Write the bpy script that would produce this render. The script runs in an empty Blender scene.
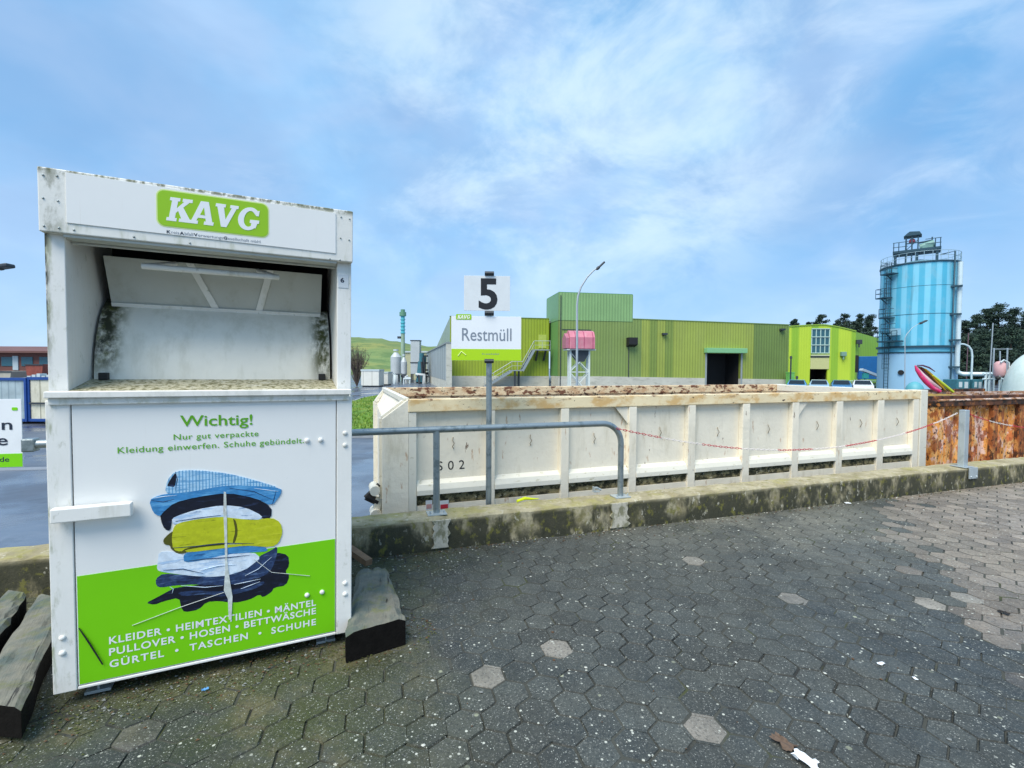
import bpy, math, random
from mathutils import Vector, Matrix
from mathutils.geometry import tessellate_polygon
R = math.radians
random.seed(7)
scene = bpy.context.scene
col = scene.collection

# ------------------------------------------------------------------ camera
EYE = 1.42
F = 480.0
cam_d = bpy.data.cameras.new('camera')
cam = bpy.data.objects.new('camera', cam_d)
col.objects.link(cam)
cam_d.sensor_width = 36
cam_d.lens = 36 * F / 1024
cam_d.clip_start = 0.05
cam_d.clip_end = 3000
CM = Matrix.Translation((0, 0, EYE)) @ Matrix.Rotation(R(90 - 1.95), 4, 'X') @ Matrix.Rotation(R(.3), 4, 'Z')
cam.matrix_world = CM
scene.camera = cam
CR = CM.to_3x3()
CO = Vector((0, 0, EYE))
LOW = -1.1           # level of the lower yard

def ray(px, py):
    return CR @ Vector(((px - 512) / F, -(py - 384) / F, -1))
def at_z(px, py, z):
    d = ray(px, py); return CO + d * ((z - EYE) / d.z)
def at_y(px, py, y):
    d = ray(px, py); return CO + d * (y / d.y)
def hit(M, px, py, d=0.0):
    """where a line of sight meets the plane y=d of a thing's own frame, in that frame"""
    Mi = M.inverted(); o = Mi @ CO; v = Mi.to_3x3() @ ray(px, py)
    return o + v * ((d - o.y) / v.y)

# ------------------------------------------------------------------ materials
def srgb(r, g, b):
    f = lambda c: c / 12.92 if c <= .04045 else ((c + .055) / 1.055) ** 2.4
    return (f(r / 255), f(g / 255), f(b / 255))

def mat(name, base, rough=.6, metal=0., layers=(), bump=None, vary=.06, vscale=3., coat=0., spec=.5, attr=None, stripes=None, rl=None):
    """layers: dicts col, sc (x,y,z), lo, hi, det, fac, mask=(axis, v0, v1) -> 0 at v0, 1 at v1 (object space)"""
    m = bpy.data.materials.new(name); m.use_nodes = True
    nt = m.node_tree; N = nt.nodes; L = nt.links
    b = N['Principled BSDF']
    b.inputs['Roughness'].default_value = rough
    b.inputs['Metallic'].default_value = metal
    b.inputs['Specular IOR Level'].default_value = spec
    if coat: b.inputs['Coat Weight'].default_value = coat
    tc = N.new('ShaderNodeTexCoord'); O = tc.outputs['Object']
    sep = N.new('ShaderNodeSeparateXYZ'); L.new(O, sep.inputs[0])
    def noise(sc, det=4, rgh=.6, off=0):
        mp = N.new('ShaderNodeMapping'); mp.inputs['Scale'].default_value = sc
        mp.inputs['Location'].default_value = (off, off * .7, off * 1.3)
        L.new(O, mp.inputs[0])
        n = N.new('ShaderNodeTexNoise'); n.inputs['Scale'].default_value = 1
        n.inputs['Detail'].default_value = det; n.inputs['Roughness'].default_value = rgh
        L.new(mp.outputs[0], n.inputs[0]); return n.outputs[0]
    def ramp(v, lo, hi, a=0., c=1.):
        r = N.new('ShaderNodeMapRange'); r.interpolation_type = 'SMOOTHSTEP'
        r.inputs[1].default_value = lo; r.inputs[2].default_value = hi
        r.inputs[3].default_value = a; r.inputs[4].default_value = c
        L.new(v, r.inputs[0]); return r.outputs[0]
    def mul(a, c):
        x = N.new('ShaderNodeMath'); x.operation = 'MULTIPLY'
        for i, v in enumerate((a, c)):
            if isinstance(v, (int, float)): x.inputs[i].default_value = v
            else: L.new(v, x.inputs[i])
        return x.outputs[0]
    def mix(fac, a, c, mode='MIX'):
        x = N.new('ShaderNodeMix'); x.data_type = 'RGBA'; x.blend_type = mode
        for i, v in ((0, fac), (6, a), (7, c)):
            if isinstance(v, (int, float)): x.inputs[i].default_value = v
            elif isinstance(v, tuple): x.inputs[i].default_value = (*v[:3], 1)
            else: L.new(v, x.inputs[i])
        return x.outputs[2]
    cur = (*base, 1)
    if attr:
        a = N.new('ShaderNodeAttribute'); a.attribute_name = attr
        cur = a.outputs['Color']
    if stripes:   # (kind, period, colour, lo, hi)
        kind, per, scol, lo, hi = stripes
        if kind == 'ANG':
            at = N.new('ShaderNodeMath'); at.operation = 'ARCTAN2'
            L.new(sep.outputs[0], at.inputs[0]); L.new(sep.outputs[1], at.inputs[1]); src = at.outputs[0]
        else: src = sep.outputs['XYZ'.index(kind)]
        s = N.new('ShaderNodeMath'); s.operation = 'SINE'; L.new(mul(src, 2 * math.pi / per), s.inputs[0])
        cur = mix(ramp(s.outputs[0], lo, hi), cur if not isinstance(cur, tuple) else cur, tuple(scol))
    if vary:
        v = noise((vscale,) * 3, 6, .65, 3.3)
        cur = mix(1., cur, (1, 1, 1), 'MULTIPLY') if False else cur
        g = N.new('ShaderNodeHueSaturation'); g.inputs['Saturation'].default_value = 1
        L.new(ramp(v, .2, .8, 1 - vary, 1 + vary), g.inputs['Value'])
        if isinstance(cur, tuple): g.inputs['Color'].default_value = cur
        else: L.new(cur, g.inputs['Color'])
        cur = g.outputs[0]
    k = 0
    for ly in layers:
        k += 1
        f = ramp(noise(ly.get('sc', (3, 3, 3)), ly.get('det', 5), ly.get('rgh', .65), 7.1 * k), ly.get('lo', .5), ly.get('hi', .6))
        if ly.get('vor'):
            vo = N.new('ShaderNodeTexVoronoi'); vo.inputs['Scale'].default_value = ly['vor']; L.new(O, vo.inputs['Vector'])
            f = mul(f, ramp(vo.outputs['Distance'], ly.get('vr', .25), ly.get('vr', .25) * .7))
        for ms in ly.get('mask', ()):
            ax, v0, v1 = ms
            f = mul(f, ramp(sep.outputs['XYZ'.index(ax)], v0, v1) if v0 < v1 else ramp(sep.outputs['XYZ'.index(ax)], v1, v0, 1., 0.))
        f = mul(f, ly.get('fac', 1.))
        cur = mix(f, cur, ly['col'])
    if isinstance(cur, tuple): b.inputs['Base Color'].default_value = cur
    else: L.new(cur, b.inputs['Base Color'])
    if rl:   # roughness variation scale, lo, hi
        L.new(ramp(noise((rl[0],) * 3, 4, .6, 11), .35, .65, rl[1], rl[2]), b.inputs['Roughness'])
    if bump:
        bs = bump if isinstance(bump, list) else [bump]
        prev = None
        for (kind, sc, st, dist) in bs:
            bn = N.new('ShaderNodeBump'); bn.inputs['Strength'].default_value = st; bn.inputs['Distance'].default_value = dist
            if kind == 'noise': h = noise(sc if isinstance(sc, tuple) else (sc,) * 3, 6, .7, 1.7)
            else:
                s = N.new('ShaderNodeMath'); s.operation = 'SINE'; L.new(mul(sep.outputs['XYZ'.index(kind)], 2 * math.pi / sc), s.inputs[0])
                h = ramp(s.outputs[0], -.2, .6)
            L.new(h, bn.inputs['Height'])
            if prev is not None: L.new(prev, bn.inputs['Normal'])
            prev = bn.outputs[0]
        L.new(prev, b.inputs['Normal'])
    return m

MOSS = (.075, .085, .012); BLACK = (.012, .013, .01); RUST = (.16, .045, .012); ORANGE = (.42, .15, .03)
white = mat('white_paint', (.85, .84, .79), .45, layers=[
    dict(col=(.42, .40, .28), sc=(9, 9, 1.2), lo=.52, hi=.76, fac=.5),
    dict(col=(.25, .27, .17), sc=(40, 40, 25), lo=.6, hi=.72, fac=.5)], bump=('noise', 30, .06, .01))
whitetop = mat('white_header_paint', (.82, .81, .75), .5, layers=[
    dict(col=(.33, .36, .2), sc=(14, 14, 3), lo=.5, hi=.75, fac=.7),
    dict(col=MOSS, sc=(30, 30, 18), lo=.42, hi=.58, fac=.9, mask=[('Z', 2.085, 2.118)]),
    dict(col=MOSS, sc=(20, 20, 9), lo=.5, hi=.7, fac=.75, mask=[('X', .12, .0)])], bump=('noise', 30, .1, .01))
whitepost = mat('white_post_paint', (.85, .84, .79), .5, layers=[
    dict(col=(.3, .33, .18), sc=(25, 25, 6), lo=.47, hi=.68, fac=.85, mask=[('X', .055, .0)]),
    dict(col=(.03, .035, .02), sc=(25, 25, 5), lo=.42, hi=.55, mask=[('X', .022, .004), ('Z', 1.2, 1.7)]),
    dict(col=(.55, .28, .08), sc=(40, 40, 2), lo=.48, hi=.62, fac=.5, mask=[('X', .06, .085), ('X', .12, .11), ('Z', .85, 1.05)]),
    dict(col=(.35, .36, .25), sc=(22, 22, 12), lo=.58, hi=.75, fac=.6)], bump=('noise', 30, .08, .01))
drumm = mat('dirty_white_drum', (.88, .85, .75), .55, layers=[
    dict(col=(.30, .27, .15), sc=(60, 60, 60), lo=.44, hi=.6, fac=.85, mask=[('Z', 1.29, 1.19)]),
    dict(col=(.56, .53, .40), sc=(12, 12, 3), lo=.45, hi=.7, fac=.35),
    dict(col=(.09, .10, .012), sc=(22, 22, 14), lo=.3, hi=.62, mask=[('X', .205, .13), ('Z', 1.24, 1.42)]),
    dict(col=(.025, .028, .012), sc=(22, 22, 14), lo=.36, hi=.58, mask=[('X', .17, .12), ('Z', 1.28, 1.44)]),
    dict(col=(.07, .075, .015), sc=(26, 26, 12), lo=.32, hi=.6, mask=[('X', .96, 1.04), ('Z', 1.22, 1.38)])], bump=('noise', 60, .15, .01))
innerm = mat('white_chute_lining', (.86, .84, .78), .5, layers=[
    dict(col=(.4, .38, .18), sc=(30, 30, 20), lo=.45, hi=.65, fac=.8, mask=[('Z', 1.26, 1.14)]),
    dict(col=(.5, .5, .44), sc=(8, 8, 4), lo=.5, hi=.7, fac=.4)])
shelfm = mat('mossy_shelf', (.5, .47, .33), .7, layers=[
    dict(col=(.13, .12, .04), sc=(50, 50, 50), lo=.45, hi=.6), dict(col=(.7, .7, .62), sc=(20, 20, 20), lo=.55, hi=.7, fac=.6)], bump=('noise', 60, .3, .01))
flapm = mat('grey_white_flap', (.56, .57, .52), .5, layers=[dict(col=(.36, .35, .27), sc=(5, 5, 3), lo=.5, hi=.7, fac=.5), dict(col=(.4, .38, .25), sc=(30, 30, 30), lo=.6, hi=.75, fac=.5)])
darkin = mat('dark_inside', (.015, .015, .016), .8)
blackp = mat('black_rubber', (.012, .012, .012), .6)
ink_green = mat('print_green', srgb(95, 170, 20), .5, vary=0)
poster_w = mat('poster_white', (.86, .86, .83), .4, vary=.02, layers=[dict(col=(.55, .5, .38), sc=(30, 30, .8), lo=.62, hi=.8, fac=.5, mask=[('Z', .8, 1.08)]), dict(col=(.5, .52, .5), sc=(60, 60, 30), lo=.68, hi=.75, fac=.35)])
poster_g = mat('poster_green', srgb(122, 208, 8), .4, vary=.03, layers=[dict(col=(.35, .55, .12), sc=(60, 60, 30), lo=.66, hi=.75, fac=.4)])
logo_g = mat('logo_green', srgb(150, 200, 10), .4, vary=.02)
logo_pale = mat('logo_pale_border', srgb(215, 232, 150), .4, vary=0)
ink_w = mat('print_white', (.85, .87, .88), .4, vary=0)
ink_grey = mat('print_grey', (.2, .24, .3), .5, vary=0)
ink_dark = mat('print_dark', (.015, .025, .05), .5, vary=0)
ink_black = mat('print_black', (.01, .01, .012), .4, vary=0)
c_navy = mat('print_navy', (.006, .008, .02), .4, vary=.3, vscale=40, layers=[dict(col=(.03, .05, .12), sc=(9, 9, 50), lo=.54, hi=.66, fac=.8)])
c_jean = mat('print_denim', (.022, .045, .12), .4, vary=.5, vscale=90, layers=[dict(col=(.10, .17, .32), sc=(10, 10, 60), lo=.52, hi=.64, fac=.8), dict(col=(.01, .015, .04), sc=(7, 7, 40), lo=.55, hi=.62, fac=.8)])
c_blue = mat('print_blue', (.05, .25, .54), .4, vary=.2, vscale=30, layers=[dict(col=(.16, .46, .76), sc=(8, 8, 55), lo=.5, hi=.64, fac=.8), dict(col=(.01, .08, .24), sc=(7, 7, 60), lo=.56, hi=.62, fac=.85)])
c_white = mat('print_cloth_white', (.72, .82, .92), .4, vary=.2, vscale=30, layers=[dict(col=(.36, .56, .82), sc=(8, 8, 60), lo=.52, hi=.62, fac=.75), dict(col=(.12, .24, .46), sc=(9, 9, 70), lo=.6, hi=.66, fac=.8)])
c_yel = mat('print_olive_yellow', (.52, .56, .015), .4, vary=.15, vscale=30, layers=[dict(col=(.25, .27, .01), sc=(80, 80, 80), lo=.6, hi=.68, fac=.6), dict(col=(.68, .70, .05), sc=(6, 6, 40), lo=.52, hi=.66, fac=.7), dict(col=(.22, .23, .01), sc=(7, 7, 70), lo=.6, hi=.66, fac=.8)])
c_olive = mat('print_dark_olive', (.10, .10, .01), .4, vary=.2)
c_check = mat('print_check_blue', (.42, .66, .85), .4, vary=.15, vscale=30, stripes=('X', .0125, (.13, .36, .62), .2, .7), layers=[dict(col=(.07, .28, .55), sc=(7, 7, 90), lo=.5, hi=.6, fac=.8)])
galv = mat('galvanised_steel', (.33, .38, .39), .42, .75, layers=[dict(col=(.16, .2, .2), sc=(12, 12, 12), lo=.5, hi=.65, fac=.7), dict(col=(.5, .5, .46), sc=(40, 40, 40), lo=.6, hi=.7, fac=.5)], bump=('noise', 60, .1, .005))
galvl = mat('pale_galvanised_steel', (.5, .56, .58), .45, .5, layers=[dict(col=(.3, .34, .36), sc=(10, 10, 6), lo=.5, hi=.65, fac=.5)])
darkmetal = mat('dark_metal', (.05, .06, .07), .5, .3)
signw = mat('sign_white', (.78, .82, .86), .35, vary=.03)
sign_old = mat('weathered_sign_white', (.66, .70, .72), .4, vary=.08)
signg = mat('sign_lime', srgb(170, 212, 10), .35, vary=.02)
concrete = mat('mossy_concrete', (.42, .37, .24), .85, vary=.22, vscale=5, layers=[
    dict(col=(.26, .22, .12), sc=(5, 5, 4), lo=.4, hi=.62, fac=.75),
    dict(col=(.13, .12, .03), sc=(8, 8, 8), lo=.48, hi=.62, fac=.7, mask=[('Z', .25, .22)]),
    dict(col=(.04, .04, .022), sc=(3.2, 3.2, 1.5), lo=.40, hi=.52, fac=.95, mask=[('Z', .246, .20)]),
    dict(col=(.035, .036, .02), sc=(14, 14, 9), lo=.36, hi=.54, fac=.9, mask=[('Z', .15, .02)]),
    dict(col=(.18, .17, .03), sc=(16, 16, 12), lo=.55, hi=.65, fac=.7),
    dict(col=(.34, .31, .08), sc=(2.5, 2.5, 8), lo=.5, hi=.64, fac=.6, mask=[('Z', .22, .255)]),
    dict(col=(.62, .58, .46), sc=(16, 16, 9), lo=.6, hi=.68, fac=.6)], bump=[('noise', 14, .5, .02), ('noise', 70, .5, .006)])
cream = mat('cream_container_paint', (.84, .78, .64), .5, vary=.05, layers=[
    dict(col=(.42, .36, .22), sc=(5, 5, 1.2), lo=.52, hi=.78, fac=.55),
    dict(col=(.12, .06, .03), sc=(11, 11, 3.), lo=.665, hi=.70, fac=.9),
    dict(col=(.45, .24, .1), sc=(14, 14, 4), lo=.62, hi=.7, fac=.65), dict(col=(.52, .46, .28), sc=(2.2, 2.2, 3), lo=.45, hi=.7, fac=.45, mask=[('Z', 1.3, .9)])], bump=[('noise', 1.3, .28, .06), ('noise', 30, .08, .006)])
creamrim = mat('cream_rim_paint', (.82, .69, .44), .55, vary=.1, layers=[
    dict(col=(.62, .36, .10), sc=(4, 4, 7), lo=.45, hi=.64, fac=.75),
    dict(col=RUST, sc=(7, 7, 16), lo=.585, hi=.63, fac=.9, mask=[('Z', 2.17, 2.235)]),
    dict(col=(.06, .025, .012), sc=(10, 10, 20), lo=.64, hi=.68)], bump=('noise', 30, .2, .01))
rustrim = mat('rusty_cream_rim', (.80, .63, .40), .65, vary=.15, layers=[
    dict(col=ORANGE, sc=(6, 6, 12), lo=.45, hi=.6, fac=.5),
    dict(col=(.16, .05, .02), sc=(7, 7, 14), lo=.53, hi=.58, fac=.95),
    dict(col=(.03, .015, .01), sc=(12, 12, 25), lo=.6, hi=.65)], bump=('noise', 30, .4, .01))
creamledge = mat('cream_ledge_paint', (.76, .73, .62), .5, vary=.06, layers=[
    dict(col=(.4, .36, .2), sc=(14, 14, 30), lo=.58, hi=.7, fac=.6)], bump=('noise', 30, .1, .006))
mossstrip = mat('mossy_sill', (.26, .22, .11), .85, vary=.3, vscale=20, layers=[
    dict(col=(.03, .03, .012), sc=(14, 14, 20), lo=.42, hi=.58), dict(col=(.5, .46, .33), sc=(20, 20, 30), lo=.6, hi=.68)], bump=('noise', 40, .5, .02))
rusty = mat('peeling_orange_paint', (.80, .33, .07), .75, vary=.35, vscale=6, layers=[
    dict(col=(.80, .52, .22), sc=(8, 8, 3), lo=.46, hi=.6, fac=.8),
    dict(col=(.82, .58, .50), sc=(6, 6, 3.4), lo=.50, hi=.56, fac=.9, mask=[('Z', .9, 1.3)]),
    dict(col=(.62, .15, .04), sc=(3.5, 3.5, 3), lo=.56, hi=.62, fac=.85),
    dict(col=(.30, .07, .02), sc=(8, 8, 4.5), lo=.5, hi=.58, fac=.85),
    dict(col=(.05, .02, .012), sc=(22, 22, 14), lo=.56, hi=.62, fac=.95),
    dict(col=(.13, .12, .03), sc=(12, 12, 4), lo=.4, hi=.6, fac=.8, mask=[('Z', 1.15, .85)])], bump=('noise', 30, .6, .01))
rustdark = mat('dark_rust', (.12, .045, .02), .8, vary=.4, vscale=8, layers=[dict(col=(.02, .012, .008), sc=(8, 8, 4), lo=.45, hi=.6), dict(col=ORANGE, sc=(8, 8, 8), lo=.58, hi=.68)], bump=('noise', 30, .6, .01))
rustrib = mat('orange_rust_rib', (.34, .10, .025), .8, vary=.4, vscale=10, layers=[dict(col=(.7, .34, .1), sc=(14, 14, 5), lo=.5, hi=.6, fac=.8), dict(col=(.05, .02, .01), sc=(16, 16, 9), lo=.5, hi=.58, fac=.9)], bump=('noise', 30, .6, .01))
rustedge = mat('worn_rust_rim', (.4, .2, .09), .7, vary=.3, vscale=8, layers=[dict(col=(.65, .5, .42), sc=(6, 6, 20), lo=.47, hi=.55), dict(col=(.05, .02, .01), sc=(12, 12, 20), lo=.56, hi=.62)])
yellowrust = mat('yellow_brown_lid', (.36, .22, .02), .8, vary=.4, vscale=9, layers=[dict(col=(.04, .03, .01), sc=(8, 8, 8), lo=.5, hi=.6)])
wood = mat('weathered_timber', (.17, .165, .13), .8, vary=.25, vscale=14, layers=[
    dict(col=(.05, .085, .08), sc=(5, 4, 5), lo=.42, hi=.65, fac=.75),
    dict(col=(.25, .24, .18), sc=(26, 2, 26), lo=.52, hi=.74, fac=.5),
    dict(col=(.012, .010, .008), sc=(30, 1.2, 30), lo=.6, hi=.64, fac=.9),
    dict(col=(.13, .14, .03), sc=(8, 8, 8), lo=.5, hi=.65, fac=.6)], bump=[('noise', (50, 2, 50), .7, .012), ('noise', 90, .3, .004)])
woodend = mat('painted_shade_timber', (.009, .008, .007), .95, spec=.1, vary=.3, vscale=30, bump=('noise', 60, .5, .01))  # shade on the beam ends and sides, painted as near-black colour
lime_paint = mat('lime_plastic', srgb(215, 225, 10), .4)
pink = mat('pink_plastic', (.75, .05, .2), .35, layers=[dict(col=(.8, .5, .6), sc=(6, 6, 6), lo=.5, hi=.65, fac=.6)])
paleyel = mat('pale_yellow_plastic', (.84, .78, .5), .4, vary=.2, vscale=6)

# ------------------------------------------------------------------ mesh builder
class MB:
    def __init__(s): s.v = []; s.f = []; s.mi = []; s.cur = 0; s.sm = []
    def add(s, vs, fs, smooth=False):
        o = len(s.v); s.v += [tuple(v) for v in vs]
        for f in fs: s.f.append([i + o for i in f]); s.mi.append(s.cur); s.sm.append(smooth)
        return s
    def box(s, x0, x1, y0, y1, z0, z1):
        return s.add([(x, y, z) for x in (x0, x1) for y in (y0, y1) for z in (z0, z1)],
                     [(0, 1, 3, 2), (4, 6, 7, 5), (0, 4, 5, 1), (2, 3, 7, 6), (0, 2, 6, 4), (1, 5, 7, 3)])
    def obox(s, c, size, M):
        """oriented box: M 3x3"""
        h = [a / 2 for a in size]; c = Vector(c)
        return s.add([c + M @ Vector((x * h[0], y * h[1], z * h[2])) for x in (-1, 1) for y in (-1, 1) for z in (-1, 1)],
                     [(0, 1, 3, 2), (4, 6, 7, 5), (0, 4, 5, 1), (2, 3, 7, 6), (0, 2, 6, 4), (1, 5, 7, 3)])
    def bar(s, a, b, w, h=None, up=(0, 0, 1)):
        a = Vector(a); b = Vector(b); d = b - a; l = d.length; d.normalize()
        u = Vector(up)
        if abs(d.dot(u)) > .98: u = Vector((0, 1, 0))
        x = d.cross(u).normalized(); z = x.cross(d)
        M = Matrix((x, d, z)).transposed()
        return s.obox((a + b) / 2, (w, l, h or w), M)
    def tube(s, pts, r, n=10, caps=True, smooth=True):
        pts = [Vector(p) for p in pts]; rs = r if isinstance(r, (list, tuple)) else [r] * len(pts)
        vs = []; ref = None
        for i, p in enumerate(pts):
            t = (pts[min(i + 1, len(pts) - 1)] - pts[max(i - 1, 0)]).normalized()
            if ref is None:
                ref = Vector((0, 0, 1)) if abs(t.z) < .9 else Vector((1, 0, 0))
            a = (ref - t * ref.dot(t)).normalized(); ref = a; b = t.cross(a)
            for k in range(n):
                an = 2 * math.pi * k / n; vs.append(p + (a * math.cos(an) + b * math.sin(an)) * rs[i])
        fs = []
        for i in range(len(pts) - 1):
            for k in range(n):
                k2 = (k + 1) % n; fs.append((i * n + k, i * n + k2, (i + 1) * n + k2, (i + 1) * n + k))
        s.add(vs, fs, smooth)
        if caps:
            o = len(vs); s.add(vs[:n], [tuple(range(n))[::-1]]); s.add(vs[o - n:], [tuple(range(n))])
        return s
    def lathe(s, prof, n=32, c=(0, 0), smooth=True, caps=False):
        vs = []; m = len(prof)
        for k in range(n):
            a = 2 * math.pi * k / n
            for (r, z) in prof: vs.append((c[0] + r * math.cos(a), c[1] + r * math.sin(a), z))
        fs = []
        for k in range(n):
            k2 = (k + 1) % n
            for j in range(m - 1): fs.append((k * m + j, k2 * m + j, k2 * m + j + 1, k * m + j + 1))
        return s.add(vs, fs, smooth)
    def prism_y(s, poly, y0, y1):
        """polygon in x,z extruded along y"""
        n = len(poly)
        vs = [(p[0], y0, p[1]) for p in poly] + [(p[0], y1, p[1]) for p in poly]
        tri = tessellate_polygon([[Vector((p[0], p[1], 0)) for p in poly]])
        fs = [tuple(t) for t in tri] + [tuple(i + n for i in reversed(t)) for t in tri]
        fs += [(i, (i + 1) % n, (i + 1) % n + n, i + n) for i in range(n)]
        return s.add(vs, fs)
    def prism_x(s, poly, x0, x1):
        n = len(poly)
        vs = [(x0, p[0], p[1]) for p in poly] + [(x1, p[0], p[1]) for p in poly]
        tri = tessellate_polygon([[Vector((p[0], p[1], 0)) for p in poly]])
        fs = [tuple(t) for t in tri] + [tuple(i + n for i in reversed(t)) for t in tri]
        fs += [(i, (i + 1) % n, (i + 1) % n + n, i + n) for i in range(n)]
        return s.add(vs, fs)
    def sphere(s, c, r, nu=12, nv=8, sq=(1, 1, 1)):
        vs = []; fs = []
        for j in range(nv + 1):
            t = math.pi * j / nv
            for k in range(nu):
                a = 2 * math.pi * k / nu
                vs.append((c[0] + r * sq[0] * math.sin(t) * math.cos(a), c[1] + r * sq[1] * math.sin(t) * math.sin(a), c[2] + r * sq[2] * math.cos(t)))
        for j in range(nv):
            for k in range(nu):
                fs.append((j * nu + k, (j + 1) * nu + k, (j + 1) * nu + (k + 1) % nu, j * nu + (k + 1) % nu))
        return s.add(vs, fs, True)
    def build(s, name, m, parent=None, bevel=0, loc=None):
        me = bpy.data.meshes.new(name); me.from_pydata(s.v, [], s.f)
        for mm in (m if isinstance(m, (list, tuple)) else [m]): me.materials.append(mm)
        me.polygons.foreach_set('material_index', s.mi); me.polygons.foreach_set('use_smooth', s.sm)
        me.update()
        import bmesh
        bm = bmesh.new(); bm.from_mesh(me); bmesh.ops.recalc_face_normals(bm, faces=bm.faces); bm.to_mesh(me); bm.free()
        o = bpy.data.objects.new(name, me); col.objects.link(o)
        if parent is not None: o.parent = parent
        if loc is not None: o.location = loc
        if bevel:
            md = o.modifiers.new('bevel', 'BEVEL'); md.width = bevel; md.segments = 2; md.limit_method = 'ANGLE'; md.angle_limit = R(50)
        return o

def tag(o, label=None, cat=None, group=None, kind=None):
    if label: o['label'] = label
    if cat: o['category'] = cat
    if group: o['group'] = group
    if kind: o['kind'] = kind
    return o
def thing(name, label, cat, loc=(0, 0, 0), yaw=0, group=None, M=None):
    o = bpy.data.objects.new(name, None); col.objects.link(o); o.empty_display_size = .2
    o.matrix_world = M if M is not None else Matrix.Translation(loc) @ Matrix.Rotation(R(yaw), 4, 'Z')
    return tag(o, label, cat, group)
def mw(o): return o.matrix_basis.copy()
def copy_tree(o, parent=None):
    c = o.copy(); col.objects.link(c)
    if parent is not None: c.parent = parent
    for ch in [x for x in bpy.data.objects if x.parent == o]: copy_tree(ch, c)
    return c

def text2d(s, bold=0., shear=0., spacing=1.):
    cu = bpy.data.curves.new('t', 'FONT'); cu.body = s; cu.size = 1; cu.offset = bold; cu.shear = shear
    cu.space_character = spacing; cu.resolution_u = 4
    ob = bpy.data.objects.new('t', cu); col.objects.link(ob)
    dg = bpy.context.evaluated_depsgraph_get(); dg.update()
    me = bpy.data.meshes.new_from_object(ob.evaluated_get(dg))
    vs = [(v.co.x, v.co.y) for v in me.vertices]; fs = [tuple(p.vertices) for p in me.polygons]
    bpy.data.objects.remove(ob); bpy.data.curves.remove(cu); bpy.data.meshes.remove(me)
    return vs, fs
CAP = .0
def lettering(name, s, m, parent, x0, x1, z0, cap, y, z1=None, bold=0., shear=0., spacing=1., label=None, flip=None):
    """writing standing in the x,z plane of its thing; z0/z1 baseline at its two ends, cap = height of capitals"""
    vs, fs = text2d(s, bold, shear, spacing)
    H = max(v[1] for v in text2d('H', bold)[0])
    a = min(v[0] for v in vs); b = max(v[0] for v in vs)
    if z1 is None: z1 = z0
    k = (x1 - x0) / (b - a); kz = cap / H
    mb = MB(); out = []
    for v in vs:
        t = (v[0] - a) / (b - a)
        out.append((x0 + (x1 - x0) * t, y, z0 + (z1 - z0) * t + v[1] * kz))
    mb.add(out, fs)
    o = mb.build(name, m, parent)
    if label: o['label'] = label
    return o

# ------------------------------------------------------------------ world and sun
w = bpy.data.worlds.new('World'); scene.world = w; w.use_nodes = True
nt = w.node_tree; N = nt.nodes; L = nt.links
bg = N['Background']; out = N['World Output']
sky = N.new('ShaderNodeTexSky'); sky.sky_type = 'NISHITA'; sky.sun_disc = False
SUN_EL, SUN_AZ = 56, -150          # azimuth measured clockwise from +Y
sky.sun_elevation = R(SUN_EL); sky.sun_rotation = R(SUN_AZ)
sky.air_density = 1.0; sky.dust_density = .3; sky.ozone_density = 1.2
bg.inputs[1].default_value = .13
L.new(sky.outputs[0], bg.inputs[0])
tc = N.new('ShaderNodeTexCoord')
def wmap(sc, loc=(0, 0, 0), rot=(0, 0, 0)):
    mp = N.new('ShaderNodeMapping'); mp.inputs['Scale'].default_value = sc; mp.inputs['Location'].default_value = loc; mp.inputs['Rotation'].default_value = rot
    return mp
# project the view direction on a cloud layer overhead: xy / (z + .25)
sp = N.new('ShaderNodeSeparateXYZ'); L.new(tc.outputs['Generated'], sp.inputs[0])
def wm(op, a, b=None):
    x = N.new('ShaderNodeMath'); x.operation = op
    for i, v in enumerate((a, b)):
        if v is None: continue
        if isinstance(v, (int, float)): x.inputs[i].default_value = v
        else: L.new(v, x.inputs[i])
    return x.outputs[0]
zz = wm('ADD', wm('MAXIMUM', sp.outputs[2], 0.), .22)
cb = N.new('ShaderNodeCombineXYZ'); L.new(wm('DIVIDE', sp.outputs[0], zz), cb.inputs[0]); L.new(wm('DIVIDE', sp.outputs[1], zz), cb.inputs[1])
def wnoise(sc, loc, det, rgh, dist=0., rot=0.):
    mp = wmap(sc, loc, (0, 0, rot)); L.new(cb.outputs[0], mp.inputs[0])
    n = N.new('ShaderNodeTexNoise'); n.inputs['Scale'].default_value = 1; n.inputs['Detail'].default_value = det
    n.inputs['Roughness'].default_value = rgh; n.inputs['Distortion'].default_value = dist
    L.new(mp.outputs[0], n.inputs[0]); return n.outputs[0]
def wramp(v, lo, hi, a=0., b=1.):
    r = N.new('ShaderNodeMapRange'); r.interpolation_type = 'SMOOTHSTEP'
    for i, q in enumerate((lo, hi, a, b)): r.inputs[i + 1].default_value = q
    L.new(v, r.inputs[0]); return r.outputs[0]
def wmix(f, a, b):
    x = N.new('ShaderNodeMix'); x.data_type = 'RGBA'
    for i, v in ((0, f), (6, a), (7, b)):
        if isinstance(v, (int, float)): x.inputs[i].default_value = v
        elif isinstance(v, tuple): x.inputs[i].default_value = (*v, 1)
        else: L.new(v, x.inputs[i])
    return x.outputs[2]
def dnoise(sc, loc, det, rgh, dist=0., rot=(0, 0, 0)):
    mp = wmap(sc, loc, rot); L.new(tc.outputs['Generated'], mp.inputs[0])
    n = N.new('ShaderNodeTexNoise'); n.inputs['Scale'].default_value = 1; n.inputs['Detail'].default_value = det
    n.inputs['Roughness'].default_value = rgh; n.inputs['Distortion'].default_value = dist
    L.new(mp.outputs[0], n.inputs[0]); return n.outputs[0]
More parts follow.
